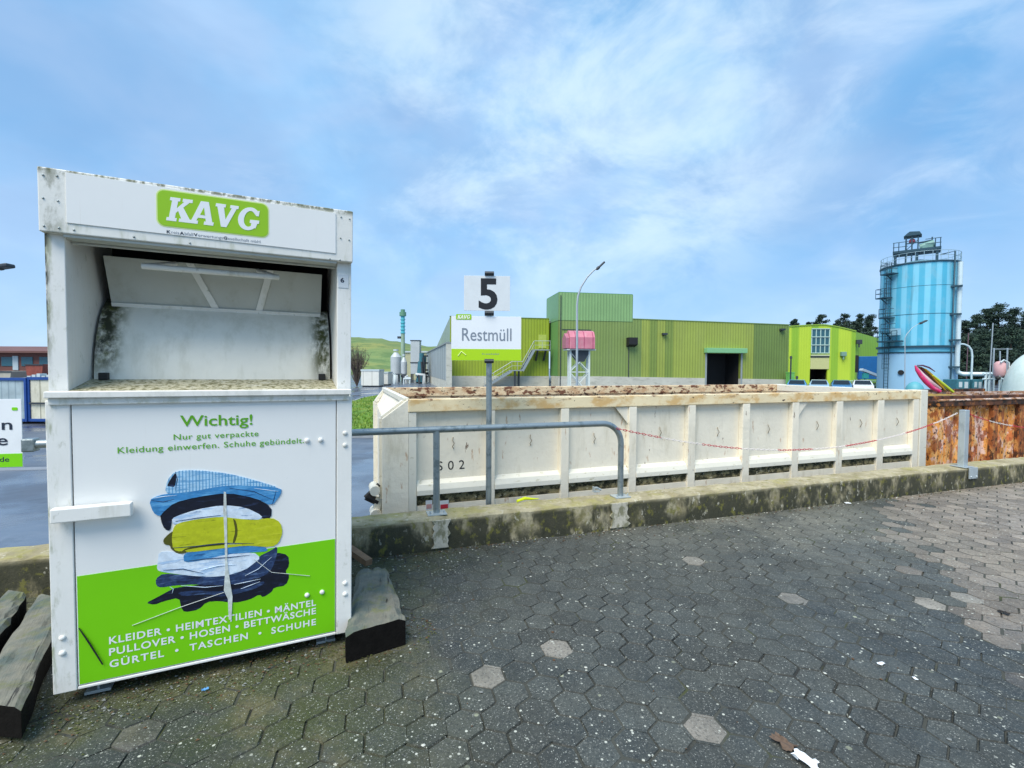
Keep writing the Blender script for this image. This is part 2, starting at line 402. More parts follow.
veil = wramp(dnoise((1.8, 1.8, 2.6), (3.1, 1.2, 0), 5, .5, .3, (.3, .6, 0)), .34, .64)
mott = wramp(dnoise((4.4, 4.4, 7.5), (1.4, 4.2, 3), 4, .5, .2, (.3, .7, 0)), .36, .68)
wisp = wramp(dnoise((5.5, 5.5, 12), (2.4, 5.2, 1), 7, .6, .45, (.2, .75, 0)), .44, .78)
near = wramp(wnoise((.9, .7, 1), (8.2, 2.6, 0), 3, .5), .42, .62)
ccol = wmix(veil, (.15, .385, .70), (.29, .54, .84))
ccol = wmix(wm('MULTIPLY', mott, .7), ccol, (.42, .58, .82))
gap_dir = Vector((.10, 1.0, .50)).normalized()      # the brighter break in the cloud, ahead of the camera's view
dp = N.new('ShaderNodeVectorMath'); dp.operation = 'DOT_PRODUCT'; L.new(tc.outputs['Generated'], dp.inputs[0]); dp.inputs[1].default_value = gap_dir
brk = wramp(dp.outputs['Value'], .86, .99)
soft = wramp(dnoise((3.4, 3.4, 5), (7.4, 2.2, 5), 6, .62, .35, (.2, .8, 0)), .40, .66)
grey = wramp(dnoise((2.2, 2.2, 4), (9.4, 6.2, 2), 5, .55, .3, (.1, .7, 0)), .42, .66)
ccol = wmix(wm('MULTIPLY', grey, .55), ccol, (.24, .40, .65))
ccol = wmix(wm('MULTIPLY', wm('MULTIPLY', soft, brk), .75), ccol, (.66, .83, .93))
ccol = wmix(wm('MULTIPLY', wm('MULTIPLY', wisp, near), .6), ccol, (.62, .77, .92))
# paler and greyer towards the horizon: the thick part of a real overcast
ccol = wmix(wramp(sp.outputs[2], 0., .32, .72, 0.), ccol, (.37, .57, .84))
bg2 = N.new('ShaderNodeBackground'); L.new(ccol, bg2.inputs[0]); bg2.inputs[1].default_value = 1.02
ms = N.new('ShaderNodeMixShader'); ms.inputs[0].default_value = .85
L.new(bg.outputs[0], ms.inputs[1]); L.new(bg2.outputs[0], ms.inputs[2]); L.new(ms.outputs[0], out.inputs[0])
sd = bpy.data.lights.new('sun', 'SUN'); sd.energy = 3.5; sd.angle = R(40); sd.color = (1, .94, .83)
so = bpy.data.objects.new('sun', sd); col.objects.link(so)
dv = Vector((math.sin(R(SUN_AZ)) * math.cos(R(SUN_EL)), math.cos(R(SUN_AZ)) * math.cos(R(SUN_EL)), math.sin(R(SUN_EL))))
so.rotation_euler = dv.to_track_quat('Z', 'Y').to_euler(); so.location = (0, 0, 30)

vs_ = scene.view_settings
vs_.view_transform = 'Standard'; vs_.look = 'None'; vs_.exposure = 0.36; vs_.gamma = 1

# ------------------------------------------------------------------ ground
WY, WS = 3.87, .336               # front of the kerb wall: y = WY + WS x
WYAW = math.degrees(math.atan(WS))
# upper platform base: dirt in the joints
joint = mat('joint_dirt', (.052, .054, .044), .9, vary=.3, vscale=8, layers=[
    dict(col=(.018, .019, .018), sc=(3, 3, 3), lo=.56, hi=.62, fac=.8),
    dict(col=(.05, .06, .012), sc=(2.5, 2.5, 2.5), lo=.55, hi=.65, fac=.8)], bump=('noise', 90, .5, .004))
base = MB()
def wl(x, off=0.): return WY + off + WS * x
from mathutils import noise as mnoise
gx = [-14, -8] + [-5 + i * .05 for i in range(0, 361)] + [16]; gy = [i / 130 for i in range(131)]
gv = []
for x in gx:
    for t in gy:
        y = -1 + (wl(x, .1) + 1) * t
        q = mnoise.noise(Vector((x * 1.3, y * 1.3, 2))) * .7 + mnoise.noise(Vector((x * 4, y * 4, 7))) * .5 + .12 * (y - 2.6)
        gv.append((x, y, -.0105 + .0092 * max(0, min(1, .74 + q * 2.1))))
base.add(gv, [(i * 131 + j, (i + 1) * 131 + j, (i + 1) * 131 + j + 1, i * 131 + j + 1) for i in range(len(gx) - 1) for j in range(130)])
base.add([(-14, -8, -.012), (16, -8, -.012), (16, -1, -.012), (-14, -1, -.012)], [(0, 1, 2, 3)])
base.add([(-14, -8, LOW), (16, -8, LOW), (16, wl(16, .1), LOW), (-14, wl(-14, .1), LOW)], [(0, 1, 2, 3)])
tag(base.build('platform_ground', joint), kind='structure')
pavm = mat('concrete_paver', (.1, .1, .1), .62, vary=.22, vscale=9, attr='tone', layers=[
    dict(col=(.23, .22, .17), sc=(1.1, 1.1, 1.1), lo=.36, hi=.64, fac=.6, mask=[('Y', 2.5, 4.6), ('X', -.2, 2.2), ('X', 4.2, 3.)]),
    dict(col=(.05, .056, .015), sc=(2.2, 2.2, 2.2), lo=.34, hi=.56, fac=.85, mask=[('X', .2, -1.)]),
    dict(col=(.14, .12, .06), sc=(3.2, 3.2, 3.2), lo=.5, hi=.64, fac=.6, mask=[('X', 0., -1.)]),
    dict(col=(.02, .026, .028), sc=(.9, .9, .9), lo=.5, hi=.68, fac=.65, mask=[('X', 3.2, 2.2)]),
    dict(col=(.012, .016, .018), sc=(70, 70, 70), lo=.5, hi=.64, fac=.5),
    dict(col=(.30, .30, .27), sc=(150, 150, 150), lo=.58, hi=.66, fac=.45, det=2),
    dict(col=(.55, .56, .48), sc=(3.2, 3.2, 3.2), lo=.47, hi=.57, fac=.9, vor=26, vr=.17),
    dict(col=(.5, .52, .46), sc=(1.6, 1.6, 1.6), lo=.4, hi=.55, fac=.8, vor=60, vr=.16),
    dict(col=(.42, .44, .3), sc=(1.3, 1.3, 1.3), lo=.5, hi=.6, fac=.7, vor=9, vr=.11)],
    bump=[('noise', 120, .55, .004), ('noise', 12, .3, .01)], rl=(2.5, .42, .8))
def pavers():
    s = .088; th = R(-15); ct, st = math.cos(th), math.sin(th)
    V = []; Fc = []; tone = []
    rnd = random.Random(3)
    dx = 1.5 * s; dy = math.sqrt(3) * s; gap = .0035
    bl = [(3.25, 4.08), (2.87, 3.2), (2.59, 2.63), (2.5, 2.31), (2.3, 1.9), (2.1, .5)]
    def edge_x(y):
        if y >= 4.08: return 3.25 + (y - 4.08) * .85
        for (xa, ya), (xb, yb) in zip(bl, bl[1:]):
            if yb <= y <= ya: return xb + (xa - xb) * (y - yb) / (ya - yb)
        return 2.1
    single = {}
    for i in range(-55, 118):
        for j in range(-70, 90):
            u = i * dx; v = j * dy + (dy / 2 if i % 2 else 0)
            u += rnd.uniform(-.0025, .0025); v += rnd.uniform(-.0025, .0025); x = u * ct - v * st; y = u * st + v * ct
            if x < -4.5 or x > 13 or y < .2 or y > wl(x, .12): continue
            k = rnd.random(); n = math.sin(x * 1.7 + 1) * math.sin(y * 2.1) * .5
            ed_ = x - edge_x(y) - .09 * math.sin(9 * y); tan_ = ed_ > 0 if abs(ed_) > .35 else rnd.random() < .5 + ed_ / .5
            if tan_:
                t = (.62 + .5 * rnd.random()) * (.72 + .28 * min(1, max(0, ed_) / 1.2)); c = (.29 * t, .245 * t, .195 * t)
            elif k < .016: t = .85 + .3 * rnd.random(); c = (.24 * t, .22 * t, .185 * t)
            else: t = .78 + .44 * rnd.random(); c = (.055 * t, .060 * t, .053 * t)
            z = rnd.uniform(-.0008, .0014); tx, ty = rnd.uniform(-.008, .008), rnd.uniform(-.008, .008)
            o = len(V)
            for (rr, dz) in ((s - gap, 0), (s - gap + .003, -.011)):
                rr2 = rr - (.0035 if dz == 0 else 0)
                for a in range(6):
                    an = math.pi / 3 * a; lx = rr2 * math.cos(an); ly = rr2 * math.sin(an)
                    V.append((x + lx * ct - ly * st, y + lx * st + ly * ct, z + dz + lx * tx + ly * ty))
            Fc.append(tuple(range(o, o + 6))); tone.append(c)
            for a in range(6):
                b2 = (a + 1) % 6; Fc.append((o + a + 6, o + b2 + 6, o + b2, o + a)); tone.append(tuple(q * .7 for q in c))
            # pairs laid as one long stone: fill the joint between them
            for a in (0, 5, 1):
                if rnd.random() < .2:
                    aa, ab = math.pi / 3 * a, math.pi / 3 * (a + 1); q = []
                    for (an, r1) in ((aa, s - gap - .004), (ab, s - gap - .004), (ab, s + gap + .004), (aa, s + gap + .004)):
                        f = r1 / s
                        mx = (math.cos(aa) + math.cos(ab)) / 2; my = (math.sin(aa) + math.sin(ab)) / 2
                        lx = s * math.cos(an) * .97 + (f - 1) * s * mx; ly = s * math.sin(an) * .97 + (f - 1) * s * my
                        q.append((x + lx * ct - ly * st, y + lx * st + ly * ct, z + .0012 + lx * tx + ly * ty))
                    o2 = len(V); V.extend(q); Fc.append((o2, o2 + 1, o2 + 2, o2 + 3)); tone.append(c)
    me = bpy.data.meshes.new('paving'); me.from_pydata(V, [], Fc); me.materials.append(pavm)
    at = me.attributes.new('tone', 'FLOAT_COLOR', 'FACE')
    at.data.foreach_set('color', [q for c in tone for q in (*c, 1)])
    o = bpy.data.objects.new('paving', me); col.objects.link(o); tag(o, kind='structure')
pavers()

# lower yard, one sheet to the horizon with a hole-free overlap under the platform's level
asphalt = mat('wet_asphalt', (.085, .105, .14), .38, vary=.2, vscale=.6, spec=.7, layers=[
    dict(col=(.16, .18, .21), sc=(.25, .5, .25), lo=.45, hi=.65, fac=.6),
    dict(col=(.05, .06, .075), sc=(1.1, 1.1, 1.1), lo=.55, hi=.65, fac=.5)], bump=('noise', 30, .15, .005), rl=(.5, .12, .55))
g = MB(); g.add([(-900, -300, LOW - .004), (900, -300, LOW - .004), (900, 1500, LOW - .004), (-900, 1500, LOW - .004)], [(0, 1, 2, 3)])
tag(g.build('yard_ground', asphalt), kind='structure')

# kerb wall
kw = thing('low_kerb_wall', 'low mossy concrete kerb wall along the edge of the paved platform', 'wall', (0, WY, 0), WYAW)
m = MB()
# slightly irregular top edge
xs = [-9 + i * .07 for i in range(0, 346)]
def rowp(x, r):
    q = random.Random(int((x + 20) * 40) * 13 + r)
    return q.uniform(-.0035, .0035) - (.012 if r == 12 and q.random() < .12 else 0)
prof = [(0.0, -.25), (0.0, .0), (.002, .235), (.014, .25), (.24, .25), (.25, .24), (.25, -1.2)]
vs = []; fs = []
for i, x in enumerate(xs):
    for j, (y, z) in enumerate(prof): vs.append((x, y + rowp(x, j), z + (rowp(x, j + 9) if 1 < j < 6 else 0)))
n = len(prof)
for i in range(len(xs) - 1):
    for j in range(n - 1): fs.append((i * n + j, (i + 1) * n + j, (i + 1) * n + j + 1, i * n + j + 1))
m.add(vs, fs); m.build('concrete_body', concrete, kw)
patch = mat('pale_concrete_patch', (.50, .47, .38), .85, vary=.2, vscale=12, layers=[dict(col=(.16, .16, .08), sc=(20, 20, 10), lo=.45, hi=.6, fac=.8)], bump=('noise', 60, .5, .01))
KM = mw(kw)
for px, wd in ((441, .13), (620, .17)):
    x = hit(KM, px, 520 if px < 500 else 505).x
    pb = MB()
    rr = random.Random(px); 
    poly = []
    for i in range(9): poly.append((x - wd / 2 + rr.uniform(-.02, .02), .02 + .215 * i / 8))
    for i in range(9): poly.append((x + wd / 2 + rr.uniform(-.02, .02), .235 - .215 * i / 8))
    pb.prism_y(poly, -.011, .02); pb.build('mortar_patch', patch, kw)

# dead leaves and grit gathered at the foot of the wall, chips on the paving
lit = MB(); rr = random.Random(5)
for i in range(900):
    x = rr.uniform(-2.2, 9); y = wl(x) - abs(rr.gauss(0, .05)) - .012
    if rr.random() < .25: y = wl(x) - rr.uniform(0, .5)
    a = rr.uniform(0, 6.28); s = rr.uniform(.004, .013); h = .004 + rr.random() * .006
    c = Vector((x, y, .003)); lit.cur = rr.choice([0, 0, 1, 1, 2])
    pts = [c + Vector((math.cos(a + k * 2.1) * s, math.sin(a + k * 2.1) * s * .7, rr.uniform(0, h))) for k in range(3)]
    lit.add(pts + [c + Vector((0, 0, h))], [(0, 1, 3), (1, 2, 3), (2, 0, 3)])
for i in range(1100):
    # moss and leaf crumbs added round bank and beams to deepen the contact shadow
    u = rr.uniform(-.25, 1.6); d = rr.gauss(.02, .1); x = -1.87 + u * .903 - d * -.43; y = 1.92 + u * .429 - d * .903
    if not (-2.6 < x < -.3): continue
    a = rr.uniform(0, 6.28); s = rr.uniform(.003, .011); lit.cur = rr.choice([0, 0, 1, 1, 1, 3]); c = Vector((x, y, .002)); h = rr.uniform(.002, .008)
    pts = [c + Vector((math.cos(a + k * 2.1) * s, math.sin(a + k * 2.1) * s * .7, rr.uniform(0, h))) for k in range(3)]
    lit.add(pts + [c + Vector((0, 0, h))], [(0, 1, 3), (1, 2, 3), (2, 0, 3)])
for i in range(1200):
    x = rr.uniform(-2, 5); y = rr.uniform(1.2, 4.6)
    if y > wl(x) - .02 or (x < -.5 and y < 1.9): continue
    if rr.random() > .75 - .12 * abs(x + .1): continue
    a = rr.uniform(0, 6.28); s = rr.choice([.002, .003, .003, .004, .005, .009]); lit.cur = rr.choice([2, 2, 0, 3, 3])
    c = Vector((x, y, .003)); n = 5
    pts = [c + Vector((math.cos(a + k * 6.28 / n) * s * rr.uniform(.6, 1.2), math.sin(a + k * 6.28 / n) * s * rr.uniform(.6, 1.2), 0)) for k in range(n)]
    lit.add(pts + [c + Vector((0, 0, .003))], [(k, (k + 1) % n, n) for k in range(n)])
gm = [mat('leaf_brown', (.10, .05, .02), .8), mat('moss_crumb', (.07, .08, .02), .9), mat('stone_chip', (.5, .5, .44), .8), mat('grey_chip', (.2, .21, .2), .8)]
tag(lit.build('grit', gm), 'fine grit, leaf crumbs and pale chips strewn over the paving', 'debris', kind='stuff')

# ------------------------------------------------------------------ clothing bank
yaw, roll, pit = .44350146, -.00661482, -.02
ux = Vector((math.cos(yaw), math.sin(yaw), 0)); nn = Vector((-math.sin(yaw), math.cos(yaw), 0)); up = Vector((0, 0, 1))
u_ = ux * math.cos(roll) + up * math.sin(roll); w_ = -ux * math.sin(roll) + up * math.cos(roll)
w_ = (w_ * math.cos(pit) + nn * math.sin(pit)).normalized(); v_ = w_.cross(u_).normalized()
BM = Matrix.Translation((-1.87132563, 1.91893091, .07)) @ Matrix((u_, v_, w_)).transposed().to_4x4()
bank = thing('clothing_bank', 'tall white clothing collection bank with green poster of folded clothes and dirty chute', 'clothing bank', M=BM)
W_, H_ = 1.1658, 2.1186
def bk(px, py, d=0.): p = hit(BM, px, py, d); return (p.x, p.z)
zs = (bk(46, 390)[1] + bk(350, 390)[1]) / 2          # shelf height
zh = (bk(41, 231)[1] + bk(351, 263)[1]) / 2          # lower edge of header
xl = bk(65.5, 387)[0]; xr = bk(337.5, 387)[0]
BD = 1.1
b_ = MB(); b_.box(.004, W_ - .004, .03, BD, 0, zs - .04); b_.build('lower_body', white, bank, .004)
# frame of the lower front
dl0 = bk(69, 401); dr0 = bk(336, 397); dl1 = bk(80, 688.5); dr1 = bk(335.6, 629.5)
dx0 = (dl0[0] + dl1[0]) / 2; dx1 = (dr0[0] + dr1[0]) / 2; dz1 = (dl0[1] + dr0[1]) / 2; dz0 = (dl1[1] + dr1[1]) / 2
fr = MB()
fr.box(.0, dx0 - .004, .0, .032, 0, dz1 + .002); fr.box(dx1 + .004, W_, .0, .032, 0, dz1 + .002)
fr.box(dx0 - .002, dx1 + .002, .002, .032, .0, dz0 - .004); fr.build('front_frame', whitepost, bank, .003)
# cheeks
ck = MB(); ck.box(.002, xl, .03, BD, zs - .04, H_ - .052); ck.build('side_cheek', whitepost, bank, .003)
ck = MB(); ck.box(xr, W_ - .002, .03, BD, zs - .04, H_ - .052); ck.build('side_cheek', white, bank, .003)
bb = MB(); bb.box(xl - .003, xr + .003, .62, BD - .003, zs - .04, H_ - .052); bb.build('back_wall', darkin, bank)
# header
hd = MB(); hd.box(0, W_, -.012, .095, zh, H_); hd.build('header', whitetop, bank, .004)
hd = MB(); hd.box(0, W_, .0955, BD, H_ - .05, H_); hd.build('roof_panel', whitetop, bank, .003)
hd = MB(); hd.box(xl + .003, xr - .003, .1, .61, H_ - .06, H_ - .053); hd.build('cavity_shade_sheet', darkin, bank)  # thin near-black sheet added under the roof to darken the chute cavity
hu = MB(); hu.box(xl + .004, xr - .004, .085, .10, zh - .022, zh - .013); hu.box(xl + .004, xr - .004, .0, .10, zh - .012, zh + .003); hu.build('header_underside', flapm, bank, .002)
pl = [bk(67, 173.6), bk(335.5, 214), bk(335.5, 254), bk(68, 223.5)]
mm = MB(); mm.prism_y(pl, -.016, -.010); hp = mm.build('header_plate', poster_w, bank, .001)
# green logo plate with rounded corners
Lc = [bk(158.5, 190.5), bk(268, 206), bk(268, 237.5), bk(158.5, 226.5)]
lx0 = (Lc[0][0] + Lc[3][0]) / 2; lx1 = (Lc[1][0] + Lc[2][0]) / 2; lz1 = (Lc[0][1] + Lc[1][1]) / 2; lz0 = (Lc[2][1] + Lc[3][1]) / 2
def rrect(x0, x1, z0, z1, r, n=6):
    p = []
    for cx, cz, a0 in ((x1 - r, z1 - r, 0), (x0 + r, z1 - r, 90), (x0 + r, z0 + r, 180), (x1 - r, z0 + r, 270)):
        for i in range(n + 1):
            a = R(a0 + 90 * i / n); p.append((cx + r * math.cos(a), cz + r * math.sin(a)))
    return p
mm = MB(); mm.prism_y(rrect(lx0 - .005, lx1 + .005, lz0 - .005, lz1 + .005, .03), -.0168, -.0158); mm.build('logo_border', logo_pale, hp)
mm = MB(); mm.prism_y(rrect(lx0, lx1, lz0, lz1, .026), -.0178, -.0166); mm.build('logo_panel', logo_g, hp)
K = [(0, 0), (4.2, 0), (4.2, 1.4), (3.4, 1.4), (3.4, 3.6), (4.2, 4.5), (6.0, 1.4), (5.2, 1.4), (5.2, 0), (10.6, 0), (10.6, 1.4), (9.6, 1.4), (6.0, 6.2), (8.2, 8.6), (9.4, 8.6), (9.4, 10), (5.2, 10), (5.2, 8.6), (5.9, 8.6), (3.4, 5.6), (3.4, 8.6), (4.2, 8.6), (4.2, 10), (0, 10), (0, 8.6), (.9, 8.6), (.9, 1.4), (0, 1.4)]
A = [(0, 0), (3.8, 0), (3.8, 1.4), (3.0, 1.4), (3.5, 2.7), (6.7, 2.7), (7.1, 1.4), (6.4, 1.4), (6.4, 0), (10.6, 0), (10.6, 1.4), (9.9, 1.4), (6.8, 10), (3.4, 10), (.9, 1.4), (0, 1.4)]
Ah = [(4.1, 4.1), (6.2, 4.1), (5.15, 7.4)]
Vv = [(0, 10), (4.4, 10), (4.4, 8.6), (3.7, 8.6), (5.4, 3.4), (7.2, 8.6), (6.4, 8.6), (6.4, 10), (10.2, 10), (10.2, 8.6), (9.4, 8.6), (6.4, 0), (4.0, 0), (.8, 8.6), (0, 8.6)]
G = [(5 + 5 * math.cos(R(a)), 5 + 5.2 * math.sin(R(a))) for a in range(48, 316, 12)] + [(8.7, .9), (9.2, 3.2), (9.9, 3.2), (9.9, 4.7), (5.6, 4.7), (5.6, 3.2), (6.4, 3.2), (6.4, 1.9)] + \
    [(5.2 + 2.5 * math.cos(R(a)), 5 + 3.6 * math.sin(R(a))) for a in range(295, 44, -14)] + [(8.1, 6.6), (9.2, 6.6), (9.2, 9.2)]
def logo_letters(parent, x0, x1, z0, z1, y, m_ink, m_bg, M=None, name='logo_letter'):
    adv = [0, 9.4, 19.4 , 30.2]; tot = 42.2; sc = (x1 - x0) / tot; scz = (z1 - z0) / 10.2
    for k, (a, poly) in enumerate(zip(adv, (K, A, Vv, G))):
        mm = MB(); q = [(x0 + (a + p[0] + .2 * p[1]) * sc, z0 + p[1] * scz) for p in poly]
        mm.prism_y(q, y - .0006 - .0002 * k, y); lo = mm.build(name, m_ink, parent)
        if k == 1:
            mm = MB(); q = [(x0 + (a + p[0] + .2 * p[1]) * sc, z0 + p[1] * scz) for p in Ah]; mm.prism_y(q, y - .0014, y - .0004); mm.build('letter_opening', m_bg, lo if lo.parent == bank else parent)
kz = (bk(170.4, 197.5)[1] + bk(261, 210)[1]) / 2; kz0 = (bk(168, 222)[1] + bk(259, 231.5)[1]) / 2
logo_letters(hp, bk(167, 222)[0], bk(262, 210)[0], kz0, kz, -.0178, ink_w, logo_g)
zt = bk(168, 236)[1]; xa, xb = bk(167.6, 234)[0], bk(261, 241)[0]
sub = [('K', 1), ('reis', 0), ('A', 1), ('bfall', 0), ('V', 1), ('erwertungs', 0), ('G', 1), ('esellschaft mbH', 0)]
wd = []
for s, bd in sub:
    v, _ = text2d(s, .03 if bd else 0); wd.append(max(q[0] for q in v) - min(q[0] for q in v) + .1)
xx = xa; sc = (xb - xa) / sum(wd)
for (s, bd), q in zip(sub, wd):
    lettering('lettering', s, ink_dark if bd else ink_grey, hp, xx, xx + (q - .1) * sc, lz0 - .030, .0125, -.0172, bold=.03 if bd else 0); xx += q * sc
# chute: shelf, lip, drum, flap, handle
zdb = (hit(BM, 91, 379.5, .28).z + hit(BM, 331, 379, .28).z) / 2
sh = MB(); sh.prism_x([(.0, zs - .004), (.3, zdb + .002), (.6, zdb + .002), (.6, zs - .04), (0, zs - .04)], xl + .001, xr - .001); sh.build('shelf', shelfm, bank)
lp = MB(); lp.box(.006, W_ - .006, -.03, .012, zs - .026, zs); lp.box(.012, W_ - .014, -.012, .02, zs - .055, zs - .027); lp.build('shelf_lip', innerm, bank, .003)
ddx0 = hit(BM, 91, 379, .28).x; ddx1 = hit(BM, 331, 379, .28).x
ddx0 = max(ddx0, xl + .012); ddx1 = min(ddx1, xr - .012)
FZB = (hit(BM, 320.5, 319, .45).z + hit(BM, 111, 307, .45).z) / 2
prof = []
for i in range(15):
    t = i / 14; a = R(66 * t)
    prof.append((.28 + (.49 - .28) * (1 - math.cos(a)) / (1 - math.cos(R(66))), zdb - .005 + (FZB + .05 - zdb) * math.sin(a) / math.sin(R(66))))
dr = MB(); vs = []; n = len(prof)
for x in (ddx0, ddx1):
    for p in prof: vs.append((x, p[0], p[1]))
dr.add(vs, [(i, i + 1, n + i + 1, n + i) for i in range(n - 1)], True)
for o, x in ((0, ddx0), (n, ddx1)):
    dr.add([(x, p[0], p[1]) for p in prof] + [(x, .6, prof[-1][1]), (x, .6, zs - .01)], [tuple(range(n + 2))])
dr.build('chute_drum', drumm, bank)
for px in (103.5, 322):
    q = hit(BM, px, 374, .262); bt = MB(); bt.box(q.x - .017, q.x + .017, .25, .283, zdb - .003, zdb + .03); bt.build('rubber_stop', blackp, bank, .003)
# flap
d0, d1 = .45, .33
FL = [hit(BM, 104, 255, d1), hit(BM, 322, 275, d1), hit(BM, 320.5, 319, d0), hit(BM, 111, 307, d0)]
fx0 = max((FL[0].x + FL[3].x) / 2, xl + .012); fx1 = min((FL[1].x + FL[2].x) / 2, xr - .012)
fz1 = (FL[0].z + FL[1].z) / 2; fz0 = (FL[2].z + FL[3].z) / 2
def fp(t, s, o=0.):      # t across, s up, o towards viewer
    p = Vector((fx0 + (fx1 - fx0) * t, d0 + (d1 - d0) * s, fz0 + (fz1 - fz0) * s)); return p + Vector((0, -o, 0))
def slab(b, t0, t1, s0, s1, o0, o1, skew=0):
    q = [fp(t0, s0, o0), fp(t1, s0, o0), fp(t1 + skew, s1, o0), fp(t0 + skew, s1, o0)]; r = [fp(t0, s0, o1), fp(t1, s0, o1), fp(t1 + skew, s1, o1), fp(t0 + skew, s1, o1)]
    b.add(q + r, [(0, 1, 2, 3), (7, 6, 5, 4), (0, 4, 5, 1), (1, 5, 6, 2), (2, 6, 7, 3), (3, 7, 4, 0)])
m = MB(); slab(m, 0, 1, 0, 1, -.012, .0); fl = m.build('chute_flap', flapm, bank, .002)
m = MB(); slab(m, 0.002, .998, 0.004, .10, .001, .014); m.build('flap_edge', white, fl, .002)
for t0, t1, k in ((.44, .475, -.10), (.655, .69, .06)):
    m = MB(); slab(m, t0, t1, .105, .99, .001, .010, k); m.build('flap_rib', white, fl, .001)
ha, hb = hit(BM, 143, 265.5, .17), hit(BM, 278, 278, .17); zhn = (ha.z + hb.z) / 2; 
c0 = hit(BM, 176, 254, .33); c1 = hit(BM, 258, 264, .33)
m = MB(); m.tube([(c0.x, .325, fz1 - .01), (ha.x, .17, zhn)], .011, 8); m.tube([(c1.x, .325, fz1 - .01), (hb.x, .17, zhn)], .011, 8)
m.tube([(ha.x - .004, .17, zhn), (hb.x + .004, .17, zhn)], .013, 10); m.build('pull_handle', white, bank)
# door with poster
dm = MB(); dm.box(dx0, dx1, .004, .03, dz0, dz1); door = dm.build('door_panel', poster_w, bank, .002)
g0 = bk(77, 576.7)[1]; g1 = bk(335.6, 539)[1]
mm = MB(); mm.prism_y([(dx0 + .004, dz0 + .004), (dx1 - .003, dz0 + .004), (dx1 - .003, g1), (dx0 + .004, g0)], .0028, .0045); mm.build('green_field', poster_g, door)
def fit(s, pxa, pya, pxb, pyb, cap, m_, bold=0., sp=1., nm='lettering'):
    a = bk(pxa, pya); b = bk(pxb, pyb); return lettering(nm, s, m_, door, a[0], b[0], a[1], cap, .0018, z1=b[1], bold=bold, spacing=sp)
fit('Wichtig!', 180, 426.3, 252.5, 424.5, .047, ink_green, .012)
fit('Nur gut verpackte', 173.5, 440, 258.5, 436, .0245, ink_green, .006, 1.08)
fit('Kleidung einwerfen. Schuhe gebündelt.', 117.5, 453.5, 304, 443, .0255, ink_green, .006, 1.08)
fit('KLEIDER • HEIMTEXTILIEN • MÄNTEL', 109, 644.5, 316, 605.5, .031, ink_w, .02, 1.12)
fit('PULLOVER • HOSEN • BETTWÄSCHE', 109, 656, 316, 613.8, .031, ink_w, .02, 1.12)
fit('GÜRTEL  •  TASCHEN  •  SCHUHE', 109.5, 668, 316, 624.8, .031, ink_w, .02, 1.2)
def gp(x, y): return bk(130 + x / 4.517, 455 + y / 4.517)
def smooth(poly, it=2):
    for _ in range(it):
        q = []
        for i, p in enumerate(poly):
            n_ = poly[(i + 1) % len(poly)]
            q.append((p[0] * .78 + n_[0] * .22, p[1] * .78 + n_[1] * .22)); q.append((p[0] * .22 + n_[0] * .78, p[1] * .22 + n_[1] * .78))
        poly = q
    return poly
